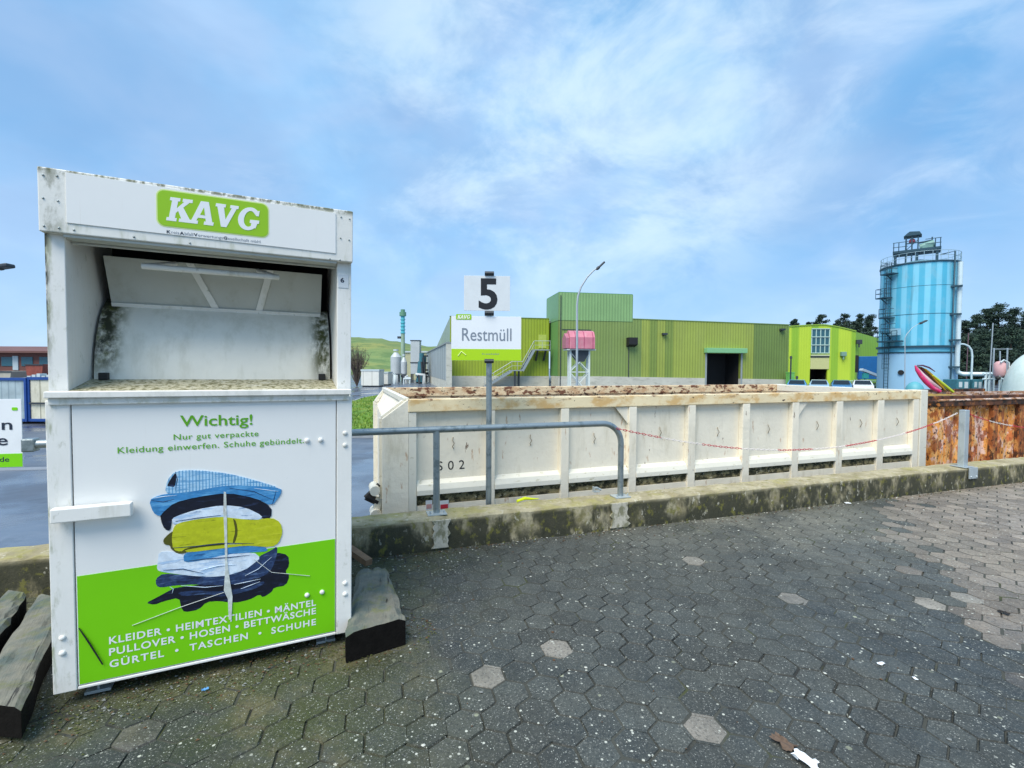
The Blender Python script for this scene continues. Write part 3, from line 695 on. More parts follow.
layers = [
 ('printed_trousers', c_navy, [(70, 670), (120, 645), (180, 612), (205, 600), (300, 590), (450, 560), (600, 520), (640, 470), (660, 440), (715, 452), (720, 500), (700, 530), (722, 545), (705, 590), (650, 600), (640, 620), (600, 645), (585, 630), (540, 655), (470, 670), (400, 660), (345, 665), (310, 700), (245, 712), (230, 690), (222, 645), (150, 662), (110, 678)]),
 ('printed_jeans', c_jean, [(115, 560), (150, 535), (260, 545), (420, 545), (520, 520), (580, 460), (640, 430), (665, 412), (665, 450), (640, 520), (600, 550), (500, 580), (420, 590), (300, 585), (200, 590), (140, 600), (118, 592)]),
 ('printed_blue_seam', c_jean, [(210, 622), (300, 612), (420, 620), (560, 590), (600, 570), (610, 580), (560, 608), (430, 640), (330, 628), (240, 640)]),
 ('printed_white_shirts', c_white, [(130, 440), (180, 435), (240, 450), (245, 485), (430, 450), (560, 440), (590, 465), (560, 490), (520, 520), (440, 545), (360, 552), (260, 545), (150, 530), (120, 520), (125, 480)]),
 ('printed_blue_towel', c_blue, [(240, 455), (260, 440), (400, 425), (520, 408), (610, 415), (625, 435), (560, 440), (430, 450), (320, 478), (245, 488)]),
 ('printed_black_shirt', c_navy, [(135, 262), (200, 215), (300, 190), (440, 170), (560, 190), (640, 235), (638, 285), (600, 292), (580, 262), (500, 240), (420, 230), (300, 250), (190, 285), (182, 345), (155, 335), (140, 300)]),
 ('printed_olive_shadow', c_olive, [(148, 385), (170, 360), (200, 340), (240, 400), (440, 385), (440, 410), (330, 415), (245, 445), (215, 447), (185, 425), (180, 408), (155, 405)]),
 ('printed_white_shirts', c_white, [(187, 295), (200, 280), (300, 246), (420, 226), (520, 236), (600, 275), (585, 294), (540, 290), (410, 290), (300, 300), (200, 316)]),
 ('printed_yellow_jumper', c_yel, [(195, 330), (215, 308), (300, 290), (410, 278), (480, 287), (560, 295), (640, 283), (680, 305), (690, 350), (672, 398), (640, 417), (560, 405), (440, 395), (330, 405), (250, 422), (230, 438), (195, 428), (188, 380)]),
 ('printed_dark_seam', c_olive, [(465, 285), (480, 300), (488, 350), (474, 398), (462, 397), (476, 345), (468, 300)]),
 ('printed_yellow_hem', c_yel, [(245, 430), (330, 416), (440, 406), (540, 400), (600, 405), (630, 416), (600, 414), (520, 409), (400, 424), (262, 441)]),
 ('printed_blue_shirt', c_blue, [(85, 205), (130, 182), (200, 172), (300, 160), (440, 130), (560, 132), (685, 150), (682, 178), (640, 232), (570, 195), (440, 170), (300, 190), (200, 215), (150, 258), (135, 278), (105, 262)]),
 ('printed_check_shirt', c_check, [(158, 172), (168, 112), (205, 72), (300, 68), (440, 83), (560, 113), (682, 150), (600, 142), (480, 136), (400, 142), (300, 162), (200, 174)]),
 ('printed_dark_fold', c_navy, [(166, 140), (185, 105), (206, 78), (210, 105), (203, 145), (180, 142)]),
]
for k, (nm, m_, poly) in enumerate(layers):
    mm = MB(); mm.prism_y([gp(*p) for p in smooth(poly, 1)], .0026 - .00022 * (k + 1), .0028); o = mm.build(nm, m_, door)
fold_dark = mat('print_fold_dark', (.008, .03, .09), .4, vary=0); fold_pale = mat('print_fold_pale', (.55, .68, .82), .4, vary=0)
for m_, paths in ((fold_dark, [[(205, 76), (214, 110), (205, 160)], [(95, 205), (150, 212), (200, 200)], [(450, 150), (560, 165), (650, 205)], [(660, 160), (650, 200), (640, 228)], [(250, 480), (330, 470), (450, 462), (540, 452)], [(150, 520), (240, 515), (330, 535)], [(205, 300), (300, 285), (410, 272)], [(190, 420), (300, 412), (430, 398), (560, 400)]]),
                  (fold_pale, [[(180, 595), (196, 605), (190, 625)], [(230, 590), (340, 598), (420, 590)], [(470, 585), (520, 575), (590, 560)], [(500, 605), (540, 590), (588, 572)], [(520, 545), (580, 515), (640, 460)], [(110, 195), (150, 188), (210, 182)], [(320, 520), (400, 500), (480, 495)], [(560, 150), (620, 158), (670, 165)]])):
    for pth in paths:
        P = [gp(*p) for p in pth]; mm = MB(); mm.tube([(p[0], .0, p[1]) for p in P], [.0008] + [.0018] * (len(P) - 2) + [.0006], 5); mm.build('printed_fold', m_, door)
tear = mat('torn_print_paper', (.62, .66, .62), .6, vary=.3, vscale=40, layers=[dict(col=(.3, .2, .1), sc=(40, 40, 10), lo=.6, hi=.7, fac=.6)])
mm = MB(); mm.prism_y([gp(*p) for p in [(424, 165), (434, 168), (438, 300), (440, 480), (450, 560), (463, 640), (458, 745), (446, 742), (442, 650), (424, 612), (430, 520), (428, 400), (422, 260)]], -.0012, .0028); mm.build('poster_tear', tear, door)
for a, b, c in (((10, 770), (220, 690), (425, 620)), ((560, 470), (640, 530), (812, 546))):
    A_, B_, C_ = gp(*a), gp(*b), gp(*c)
    mm = MB(); mm.tube([(A_[0], -.0006, A_[1]), (B_[0], -.0006, B_[1]), (C_[0], -.0006, C_[1])], .0013, 5); mm.build('poster_scratch', tear, door)
A_, B_, C_ = bk(79, 628), bk(90, 645), bk(103, 664)
mm = MB(); mm.tube([(A_[0], -.001, A_[1]), (B_[0], -.004, B_[1] + .008), (C_[0], -.004, C_[1])], [.002, .0035, .0025], 6); mm.build('poster_gash', blackp, door)
# latch
a = bk(49.5, 518, -.05); b = bk(131, 509, -.05)
mm = MB(); mm.box(a[0], b[0], -.05, -.012, (a[1] + b[1]) / 2 - .028, (a[1] + b[1]) / 2 + .028); mm.box(b[0] - .05, b[0] - .02, -.013, .004, (a[1] + b[1]) / 2 - .02, (a[1] + b[1]) / 2 + .02); mm.build('latch_bar', white, bank, .004)
for px, py in ((62.5, 637.7), (62.5, 653), (345, 433), (345, 445), (345, 583), (345, 594), (307, 440.5), (320.6, 440), (307, 595), (322, 592)):
    q = bk(px, py); mm = MB(); mm.sphere((q[0], -.001 if 66 < px < 336 else -.002, q[1]), .0115, 12, 8, (1, .65, 1)); mm.build('bolt_head', white, bank)
for px, py, d in ((43, 175, 0), (57, 176, 0), (43, 198, 0), (58, 201, 0), (44, 226, 0), (59, 228, 0), (341, 217, 0), (349.5, 219, 0), (340.5, 238, 0), (349, 240, 0), (340, 260, 0), (74, 230, 0), (134, 237, 0), (190, 243, 0), (330, 259, 0)):
    q = bk(px, py, -.012); mm = MB(); mm.sphere((q[0], -.013, q[1]), .004, 8, 5); mm.build('rivet', galv, bank)
# small sticker on the right post
q = bk(344, 280); mm = MB(); mm.box(q[0] - .024, q[0] + .024, -.0005 + .028, .031, q[1] - .035, q[1] + .03); st = mm.build('sticker', sign_old, bank)
lettering('lettering', '6', ink_dark, st, q[0] - .014, q[0] + .004, q[1] - .008, .022, .0268, bold=.03)
# skids under it
for pa, dd in ((103, .12), (325, .12)):
    q = hit(BM, pa, 640 if pa > 200 else 690, dd)
    mm = MB(); mm.box(q.x - .035, q.x + .035, .06, 1.05, -.01, .001); mm.box(q.x - .004, q.x + .004, .065, 1.04, -.05, -.009); mm.box(q.x - .045, q.x + .045, .055, 1.05, -.062, -.05)
    mm.build('steel_skid', galvl, bank, .001)

# ------------------------------------------------------------------ timbers beside the bank
def timber(label, corners, h, z, name='timber_beam', end=.0):
    """corners: world xy of the top face, counter-clockwise; h = thickness, z = top"""
    c = sum((Vector(p) for p in corners), Vector((0, 0))) / 4
    ax = (Vector(corners[3]) - Vector(corners[0])).normalized(); ang = math.atan2(ax.y, ax.x) - math.pi / 2
    t = thing(name, label, 'timber', (c.x, c.y, z - h), math.degrees(ang), 'weathered timbers under the clothing bank')
    Mi = mw(t).inverted()
    P = [Mi @ Vector((p[0], p[1], z)) for p in corners]
    n = 14; rr = random.Random(int(c.x * 100)); m = MB()
    rows = []
    for i in range(n + 1):
        s = i / n; l = P[0].lerp(P[3], s); r = P[1].lerp(P[2], s)
        jl, jr = rr.uniform(-.006, .006), rr.uniform(-.006, .006)
        row = []
        K_ = 8
        for k in range(K_ + 1):
            q = l.lerp(r, k / K_); q.x += jl * (1 - k / K_) + jr * k / K_
            q.z = h + rr.uniform(-.003, .002) - (.016 if k in (0, K_) else 0) - (.014 if rr.random() < .06 else 0); row.append(q)
        rows.append(row)
    vs = [q for r_ in rows for q in r_]; k = len(rows[0])
    m.add(vs, [(i * k + j, i * k + j + 1, (i + 1) * k + j + 1, (i + 1) * k + j) for i in range(n) for j in range(k - 1)])
    m.cur = 1
    ring = [rows[i][0] for i in range(n + 1)] + rows[-1][1:] + [rows[i][-1] for i in range(n - 1, -1, -1)] + rows[0][1:-1][::-1]
    rl_ = len(ring); m.add(ring + [Vector((q.x, q.y, 0)) for q in ring], [(i, (i + 1) % rl_, (i + 1) % rl_ + rl_, i + rl_) for i in range(rl_)])
    m.build('beam_body', [wood, woodend], t)
    return t
g1_ = [at_z(345, 634, .145), at_z(406, 617, .145), at_z(386, 566, .145), at_z(357, 570, .145)]
timber('short thick beam of cracked weathered timber sticking out right of the clothing bank', [(p.x, p.y) for p in g1_], .142, .145)
g2_ = [at_z(-32, 702, .15), at_z(22, 707, .15), at_z(66, 600, .15), at_z(37, 593, .15)]
timber('weathered plank against the left side of the clothing bank, nearer of the two', [(p.x, p.y) for p in g2_], .12, .15)
g3_ = [at_z(-75, 690, .15), at_z(-38, 690, .15), at_z(27, 592, .15), at_z(5, 590, .15)]
timber('weathered plank at the left picture edge beside another plank, farther from the bank', [(p.x, p.y) for p in g3_], .12, .15)
# small split piece of wood behind the right beam
sp_ = MB(); a = at_z(353, 566, .09); b = at_z(369, 567, .09)
sp_.bar((a.x - .12, a.y + .18, .16), (b.x, b.y, .12), .05, .04); o = sp_.build('wood_offcut', mat('reddish_split_wood', (.22, .13, .07), .8, vary=.3, vscale=14, bump=('noise', 50, .5, .01)))
tag(o, 'reddish split offcut of wood leaning behind the short thick beam', 'wood')

# litter
pm = mat('white_litter', (.8, .84, .88), .5)
def scrap(name, label, cat, px, py, s, m_, asp=1., seed=1, hgt=.3):
    p = at_z(px, py, 0); rr = random.Random(seed); mb = MB(); n = 7; vs = []
    for i in range(n):
        for j in range(n): vs.append(((i / (n - 1) - .5) * s * asp * (1 + rr.uniform(-.15, .15)), (j / (n - 1) - .5) * s * (1 + rr.uniform(-.2, .2)), .006 + rr.random() * s * hgt))
    mb.add(vs, [(i * n + j, (i + 1) * n + j, (i + 1) * n + j + 1, i * n + j + 1) for i in range(n - 1) for j in range(n - 1)])
    o = mb.build(name, m_); o.location = p; o.rotation_euler.z = rr.uniform(0, 3); tag(o, label, cat)
scrap('paper_scrap', 'crumpled white plastic wrapper on the pavers at the bottom edge', 'litter', 806, 764, .08, pm, .5, 3)
scrap('leaf', 'brown rotting leaf lying left of the white wrapper', 'leaf', 783, 745, .05, mat('leaf_tan', (.12, .08, .055), .8), 1.6, 5)
scrap('leaf', 'dark curled leaf alone on the tan pavers at the right', 'leaf', 1004, 614, .032, mat('leaf_dark', (.015, .013, .012), .8), 1.6, 6)
scrap('paper_scrap', 'small white paper scrap on dark pavers, left of its smaller twin', 'litter', 881, 664.5, .02, pm, 2., 7, .1)
scrap('paper_scrap', 'tiny white paper scrap on dark pavers, right of a bigger scrap', 'litter', 915, 679.5, .015, pm, 1.5, 8, .1)
scrap('paper_scrap', 'flat pale scrap lying at the foot of the kerb wall', 'litter', 846, 503, .06, pm, 1.6, 9, .1)
scrap('bottle_cap', 'tiny blue plastic scrap on the ground in front of the clothing bank', 'litter', 205, 691, .02, mat('blue_scrap', (.1, .3, .6), .4), 1.3, 10)

# ------------------------------------------------------------------ hand rail
RZ = .925 + .0
rail = thing('pipe_railing', 'grey galvanised pipe railing bolted on top of the kerb wall', 'railing', (0, wl(0, .13), 0), WYAW)
RM = mw(rail)
def rx(px, py=428): return hit(RM, px, py).x
x_end = rx(620.5, 480); x_post = rx(436.5, 470); x_left = rx(33, 441)
rd = .19
m = MB(); pts = [(x_left, 0, RZ)] + [(x_left + (x_end - rd - x_left) * i / 6, 0, RZ) for i in range(1, 7)]
for i in range(1, 9):
    a = R(90 * i / 8); pts.append((x_end - rd + rd * math.sin(a), 0, RZ - rd + rd * math.cos(a)))
pts.append((x_end, 0, .26)); m.tube(pts, .0265, 14); m.build('top_rail', galv, rail)
m = MB(); m.tube([(x_post, 0, RZ - .01), (x_post, 0, .26)], .0265, 14); m.build('post', galv, rail)
xp2 = x_left + 1.0
m = MB(); m.tube([(xp2, 0, RZ - .01), (xp2, 0, .26)], .0265, 14); m.build('post', galv, rail)
for x in (x_end, x_post, xp2):
    m = MB(); m.box(x - .075, x + .075, -.06, .06, .252, .262)
    for dx_ in (-.055, .055): m.tube([(x + dx_, -.035, .26), (x + dx_, -.035, .285)], .008, 6)
    m.build('base_plate', galvl, rail, .001)
m = MB(); m.box(x_left - .045, x_left + .02, -.035, .035, RZ - .045, RZ + .038); m.build('end_bracket', galv, rail, .008)

# yellow plastic bit and broken clamp on the wall
a = at_z(517, 502, .255); b = at_z(532, 500, .255)
m = MB(); m.tube([(a.x, a.y, .262), ((a.x + b.x) / 2, (a.y + b.y) / 2 + .01, .275), (b.x, b.y + .01, .262), (b.x + .06, b.y + .03, .258)], [.012, .015, .01, .004], 8)
tag(m.build('plastic_strip', lime_paint), 'lime yellow plastic strip lying on the rear edge of the kerb wall', 'strip')
a = at_z(596, 492, .252)
m = MB(); m.box(-.03, .03, -.025, .025, 0, .008); m.box(-.028, -.018, -.02, .02, .008, .05); m.box(-.018, .02, -.018, .018, .034, .044); m.tube([(.0, 0, .04), (.05, -.01, .015)], .01, 8)
o = m.build('steel_clamp', galvl, None, .002); o.location = (a.x, a.y + .0, .254); o.rotation_euler.z = .4
tag(o, 'small broken steel clamp left on the kerb wall beside the railing foot', 'clamp')

# ------------------------------------------------------------------ sign post
sp0 = Vector((-.2, 4.17, 0)); 
sign = thing('number_sign', 'white number 5 sign above a lime striped name board on one pole', 'sign', sp0, 3)
SM = mw(sign)
m = MB(); m.tube([(0, 0, -1.1), (0, 0, .5), (0, 0, 2.24)], .025, 12); m.build('pole', galv, sign)
def sg(px, py, d=-.035): q = hit(SM, px, py, d); return q.x, q.z
a = sg(464, 275.5); b = sg(510, 311)
m = MB(); m.box(a[0], b[0], -.036, -.032, b[1], a[1]); npl = m.build('number_plate', sign_old, sign, .001)
t0 = sg(478.6, 308); t1 = sg(497.6, 278.5)
lettering('numeral', '5', ink_black, npl, t0[0], t1[0], t0[1], (t1[1] - t0[1]) * 1.0, -.0375, bold=.028)
a2 = sg(451.3, 316); b2 = sg(521, 360.8)
m = MB(); m.box(a2[0], b2[0], -.036, -.032, b2[1], a2[1]); nb = m.build('name_board', signw, sign, .001)
zg = sg(480, 349)[1]
m = MB(); m.box(a2[0] + .001, b2[0] - .001, -.0372, -.0358, b2[1] + .001, zg); m.build('lime_strip', signg, nb)
t0 = sg(462, 340.5); t1 = sg(511.5, 328.5)
lettering('lettering', 'Restmüll', ink_grey, nb, t0[0], t1[0], t0[1], t1[1] - t0[1], -.0375, bold=.004)
m = MB(); q0 = sg(456, 319.5); q1 = sg(471.5, 314.2)
m.prism_y(rrect(q0[0], q1[0], q0[1], q1[1], .008), -.0385, -.037); m.build('logo_panel', logo_g, nb)
logo_letters(nb, q0[0] + .012, q1[0] - .010, q0[1] + .007, q1[1] - .009, -.0387, ink_w, logo_g, name='logo_letter')
t0 = sg(482, 354.6); t1 = sg(499, 351.8)
lettering('lettering', 'KreisAbfall', ink_grey, nb, t0[0], t1[0], t0[1], .012, -.0378)
m = MB(); q0 = sg(458, 356); q1 = sg(466, 351.5)
m.tube([(q0[0], -.038, q0[1]), ((q0[0] + q1[0]) / 2 - .005, -.038, q1[1]), (q1[0], -.038, q0[1] + .008)], .004, 6); m.build('arc_emblem', logo_pale, nb)
for py in (273.5, 313, 361):
    z = sg(488, py)[1]; m = MB(); m.box(-.04, .04, -.045, .04, z - .018, z + .018); m.tube([(-.04, -.05, z), (.04, -.05, z)], .012, 8); m.build('pipe_clamp', darkmetal, sign, .004)

# left sign board held to the railing end
lb = thing('notice_board', 'white notice board with lime strip at left edge, held by the railing bracket', 'sign', at_y(26, 440, 3.02) - Vector((.0, 0, .0)), 12)
lb.location.z = 0
LM = mw(lb)
def lg(px, py): q = hit(LM, px, py); return q.x, q.z
a = lg(-70, 399); b = lg(23, 467); zt_ = lg(15, 399)[1]; zb_ = lg(15, 467)[1]; zs_ = lg(15, 453.5)[1]; xL = b[0] - .72; xR = b[0]
m = MB(); m.box(xL, xR, 0, .005, zb_, zt_); nbd = m.build('board', signw, lb, .001)
m = MB(); m.box(xL + .001, xR - .001, -.0015, .001, zb_ + .001, zs_); m.build('lime_strip', poster_g, nbd)
def lt(s, pxr, pyb, cap, m_, wdt, bold=.01):
    r = lg(pxr, pyb); lettering('lettering', s, m_, nbd, r[0] - wdt, r[0], r[1], cap, -.0022, bold=bold)
lt('n', 12.5, 429.5, .066, ink_dark, .055); lt('e', 8, 445, .066, ink_dark, .055)
lt('.de', 9.5, 461.5, .03, ink_dark, .062)
q0 = lg(12, 410.5); m = MB(); m.prism_y(rrect(q0[0], q0[0] + .03, q0[1], q0[1] + .02, .006), -.002, .001); m.build('logo_panel', poster_g, nbd)
m = MB(); m.tube([(xL + .05, .03, zb_ - 1.9), (xL + .05, .03, zt_ + .05)], .025, 10); m.build('pole', galv, lb)
m = MB(); m.box(xR - .03, xR + .02, .006, .02, zs_ + .02, zs_ + .09); m.build('fixing_lug', galvl, lb)

# short post at the right
p = at_z(963, 466.6, .25)
sp1 = thing('short_post', 'short square galvanised post standing on the kerb wall before the rusty container', 'post', (p.x, p.y, 0), WYAW)
SPM = mw(sp1); zt = hit(SPM, 962.5, 410).z
m = MB(); m.box(-.042, .036, -.03, .04, .255, zt); m.build('post_body', galvl, sp1, .006)
m = MB(); m.box(-.09, .09, -.07, .09, .25, .257); m.build('base_plate', galvl, sp1, .001)
q = hit(SPM, 973, 471, -.12)
KP = hit(KM, 973, 471, -.012)
m = MB(); m.box(KP.x - .075, KP.x + .075, -.022, -.008, .12, .252); 
for sx in (-.05, .05): m.sphere((KP.x + sx, -.024, .145), .01, 8, 6)
o = m.build('wall_plate', galvl, None, .002); o.matrix_world = KM.copy(); tag(o, 'flat galvanised plate bolted to the kerb wall face below the short post', 'steel plate')
# barrier chain
def chain_pts(pix, y_of):
    return [hit(RM, px, py, 0.0) for px, py in pix]
pix = [(617, 428.5), (640, 433.5), (680, 441), (723.5, 447), (760, 449.5), (792, 450), (839, 446.8), (880, 439.5), (912.5, 431), (939, 421.5), (957.5, 413)]
pix2 = [(966, 412), (978, 417.5), (1000, 423.5), (1024, 427.5), (1060, 431), (1120, 433)]
redm = mat('red_chain_plastic', (.5, .03, .05), .5); whm = mat('white_chain_plastic', (.75, .68, .64), .5)
ch = thing('barrier_chain', 'thin red and white plastic barrier chain sagging from the railing end to the right', 'chain', (0, wl(0, .13), 0), WYAW)
for px_ in (pix, pix2):
    P = [hit(RM, a, b, -.03) for a, b in px_]; dense = []
    for i in range(len(P) - 1):
        p0 = P[max(i - 1, 0)]; p1 = P[i]; p2 = P[i + 1]; p3 = P[min(i + 2, len(P) - 1)]
        for k in range(24):
            t = k / 24
            dense.append(.5 * ((2 * p1) + (-p0 + p2) * t + (2 * p0 - 5 * p1 + 4 * p2 - p3) * t * t + (-p0 + 3 * p1 - 3 * p2 + p3) * t ** 3))
    dense.append(P[-1]); out_ = [dense[0]]; acc = 0
    m = MB(); li = 0; i0 = 0
    step = .034; d = 0; samples = [dense[0]]
    for q0, q1 in zip(dense, dense[1:]):
        L_ = (q1 - q0).length; pos = 0
        while d + (L_ - pos) >= step:
            pos += step - d; samples.append(q0.lerp(q1, pos / L_)); d = 0
        d += L_ - pos
    for k, (q0, q1) in enumerate(zip(samples, samples[1:])):
        m.cur = 0 if (k // 14) % 2 == 0 else 1
        dd = (q1 - q0).normalized(); sd_ = dd.cross(Vector((0, 0, 1))).normalized() if k % 2 else Vector((0, 0, 1))
        c = (q0 + q1) / 2; hl = (q1 - q0).length * .62; loop = []
        for a in range(11):
            an = 2 * math.pi * a / 10; loop.append(c + dd * hl * math.cos(an) + sd_ * .0075 * math.sin(an))
        m.tube(loop, .0028, 5, caps=False)
    m.build('chain_length', [redm, whm], ch)

# ------------------------------------------------------------------ white skip container
CY = 19.7
ctn = thing('skip_container', 'long cream roll-off skip container with rusty rim behind the kerb wall', 'skip', (-.93, 4.30, LOW), CY)
TM = mw(ctn); TZ = 1.13 - LOW          # rim height in its frame
def tx(px, py=440, d=0.): return hit(TM, px, py, d).x
CL = tx(918); CW = 2.4
mm = MB(); mm.box(.0, CL, .055, .075, .15, TZ - .02); mm.build('near_wall', cream, ctn)
mm = MB(); mm.box(.0, CL, CW - .075, CW - .055, .15, TZ - .02); mm.build('far_wall', rustrim, ctn)
mm = MB(); mm.box(.02, CL, .076, CW - .076, .15, .2); mm.build('floor', rustdark, ctn)
mm = MB(); mm.box(.0, CL, -.012, .09, TZ - .115, TZ); mm.build('top_rail', creamrim, ctn, .006)
mm = MB(); mm.box(.0, CL, CW - .09, CW + .012, TZ - .115, TZ + .008); mm.build('top_rail', rustrim, ctn, .006)
# far end (right): end wall and broad post
mm = MB(); mm.box(CL + .002, CL + .15, -.02, .16, .15, TZ + .01)
mm.build('corner_post', creamledge, ctn, .006)
mm = MB(); mm.box(CL - .001, CL + .06, .16, CW - .16, .15, TZ - .11); mm.build('end_wall', cream, ctn)
mm = MB(); mm.box(CL - .02, CL + .09, .161, CW - .1, TZ - .108, TZ + .004); mm.build('top_rail', creamledge, ctn, .006)
mm = MB(); mm.box(CL + .002, CL + .15, CW - .16, CW + .02, .15, TZ + .01); mm.build('corner_post', creamledge, ctn, .006)
# near end (left): bulging end with chamfer
xe = tx(382, 430, .0)
ch_h = .17
prof = [(0.0, TZ), (xe, TZ - ch_h), (xe, .15), (0.0, .15)]
for y0, y1, kx in ((-.006, .03, 1.), (CW - .03, CW + .006, .6)):
    mm = MB(); mm.prism_y([(x * kx, z) for x, z in prof], y0, y1); mm.build('end_side_plate', cream, ctn, .003)
mm = MB(); mm.add([(x + o, y, z) for o in (.03, .045) for (x, y) in ((xe, .031), (xe * .6, CW - .031)) for z in (.15, TZ - ch_h - .06)], [(0, 1, 3, 2), (4, 6, 7, 5), (0, 4, 5, 1), (2, 3, 7, 6), (0, 2, 6, 4), (1, 5, 7, 3)]); mm.build('end_door', cream, ctn)
mm = MB(); mm.bar((-.015, .03, TZ - .012), (-.015, CW - .03, TZ - .012), .05, .05); mm.build('top_rail', creamledge, ctn, .004)
# sloped plate from the rim down to the door and its frame
mm = MB(); mm.add([(-.02, .032, TZ - .045), (xe + .03, .032, TZ - ch_h - .035), (xe * .6 + .03, CW - .032, TZ - ch_h - .035), (-.02, CW - .032, TZ - .045)], [(0, 1, 2, 3)]); mm.build('sloped_plate', cream, ctn)
for yy, xq in ((.12, xe), (CW - .12, xe * .62)):
    mm = MB(); mm.bar((-.02, yy, TZ - .02), (xq + .01, yy, TZ - ch_h), .06, .04); mm.bar((xq + .015, yy, TZ - ch_h), (xq + .015, yy, .2), .07, .04); mm.build('end_stiffener', creamledge, ctn, .003)
# roller / lock at the lower left
q = hit(TM, 377, 490, .3)
mm = MB(); mm.tube([(xe - .06, .02, q.z + .06), (xe - .06, .22, q.z + .06)], .045, 12); mm.build('lock_roller', creamledge, ctn)
mm = MB(); mm.tube([(xe - .13, .1, q.z), (xe - .03, .1, q.z - .06)], .035, 10); mm.tube([(xe - .02, .1, q.z + .1), (xe - .14, .1, q.z - .01)], .02, 8); mm.build('hook_arm', blackp, ctn)
mm = MB(); mm.tube([(xe - .05, .03, q.z - .16), (xe - .05, .2, q.z - .16)], .05, 12); mm.bar((xe - .05, .1, q.z - .14), (xe - .02, .1, q.z - .02), .06); mm.build('lock_roller', creamledge, ctn)
# corner column, ribs
lz_top = hit(TM, 460, 470).z; 
lzA = hit(TM, 417, 483, 0).z; 
ZL1 = 1.13 + .0 - LOW - .0
ZL1 = hit(TM, 560, 472.5, 0.0).z; ZL0 = hit(TM, 560, 484, -.03).z; ZD = hit(TM, 560, 492.5, 0.02).z
mm = MB(); mm.box(.001, tx(416.5), -.004, .054, .15, TZ - .118); mm.build('corner_column', creamledge, ctn, .004)
ribs = [(458 + 0, 0)] ; ribpx = [(489, 495), (561, 569), (629, 636.5), (688, 695.3), (742.5, 749.5), (792, 798.5), (836, 842.3), (877, 883.3), (912.5, 918)]
edges = [tx(416.5)]
for a, b in ribpx:
    x0 = tx(a, 440, -.008); x1 = tx(b, 440, -.008)
    mm = MB(); mm.prism_y([(x0, .15), (x1, .15), (x1, TZ - .118), (x0, TZ - .118)], -.01, .054); mm.build('rib', cream, ctn, .004); edges += [x0, x1]
    if a in (629, 792):
        mm = MB(); s = 1 if a == 629 else -1
        xg = x0 if a == 629 else x1
        mm.prism_y([(xg - s * .001, TZ - .12), (xg - s * .16, TZ - .12), (xg - s * .001, TZ - .30)], .01, .022); mm.build('gusset', cream, ctn)
for i in range(0, len(edges) - 1, 2):
    x0, x1 = edges[i] + .002, edges[i + 1] - .002
    mm = MB(); mm.prism_x([(.054, ZL1 + .015), (.004, ZL1 - .02), (-.014, ZL0 + .04), (-.016, ZL0 - .005), (.054, ZL0 - .005)], x0, x1); mm.build('ledge', creamledge, ctn, .003)
    mm = MB(); mm.prism_x([(.054, ZL0 - .008), (.012, ZL0 - .008), (.02, ZD), (.054, ZD)], x0, x1); mm.build('mossy_groove', mossstrip, ctn)
    mm = MB(); mm.box(x0, x1, .004, .054, .15, ZD - .004); mm.build('lower_panel', cream, ctn)
for x in (.5, CL - .6):
    for y in (.5, CW - .5): mm = MB(); mm.tube([(x, y - .12, .1), (x, y + .12, .1)], .1, 14); mm.build('roller', darkmetal, ctn)
mm = MB()
for y in (.7, CW - .7): mm.box(0, CL, y - .06, y + .06, .08, .149)
mm.build('runner', rustdark, ctn)
# small lashing hooks welded on each bay
hookp = [(452, 441), (530.5, 441), (596, 437), (660, 430.5), (718, 430), (769, 427), (816, 425.5), (860, 422), (898, 421)]
hr = random.Random(6)
for px, py in hookp:
    q = hit(TM, px + hr.uniform(-2, 2), py + hr.uniform(-2, 3), .05); mm = MB()
    mm.tube([(q.x, .052, q.z + .055), (q.x - .012, .03, q.z + .03), (q.x + .006, .03, q.z), (q.x - .01, .035, q.z - .03), (q.x + .004, .052, q.z - .05)], .0042, 6); mm.build('lashing_hook', mat('hook_metal', (.3, .25, .17), .6) if 'hook_metal' not in bpy.data.materials else bpy.data.materials['hook_metal'], ctn)
q0 = hit(TM, 437.5, 470.5, .055); q1 = hit(TM, 464.5, 460, .055)
lettering('stencil_lettering', 'S02', ink_black, ctn, q0.x, q1.x, q0.z, q1.z - q0.z, .0535, spacing=1.7)
# small warning stickers near its left foot
for (pa, pb, lab) in ((426, 432.5, 'faded white sticker with red edge'), (440, 449, 'white sticker with red and dark print')):
    q0 = hit(TM, pa, 513, -.012); q1 = hit(TM, pb, 500.5, -.012)
    mm = MB(); mm.box(q0.x, q1.x, -.0, .006, q0.z - .05, q1.z); s_ = mm.build('sticker', sign_old, ctn); s_['label'] = lab
    mm = MB(); mm.box(q0.x + .006, q1.x - .006, -.0015, .001, q1.z - .075, q1.z - .035); mm.build('red_print', redm if pa > 435 else bpy.data.materials.get('faded_red') or mat('faded_red', (.55, .30, .28), .5), s_)

# ------------------------------------------------------------------ rusty container
p0 = TM @ Vector((CL + .45, .02, 0))
rc = thing('rusty_container', 'orange and brown rusting open container with peeling paint at right', 'skip', (p0.x, p0.y, LOW), WYAW)
CM_ = mw(rc); TR = hit(CM_, 975, 399.5).z; RL = 5.6
mm = MB()
x = 0; poly = []
while x < RL:                       # corrugated side
    poly += [(x, 0.06), (x + .10, .06), (x + .14, .10), (x + .27, .10)]; x += .31
vs = [(a, b, .15) for a, b in poly] + [(a, b, TR - .06) for a, b in poly]; n = len(poly)
mm.add(vs, [(i, i + 1, n + i + 1, n + i) for i in range(n - 1)]); mm.build('corrugated_side', rusty, rc)
mm = MB(); mm.box(0, .06, .06, 2.35, .15, TR - .06); mm.build('end_wall', rusty, rc)
mm = MB(); mm.box(-.02, RL, -.02, .13, TR - .09, TR - .012); mm.build('top_rail', rustdark, rc, .008)
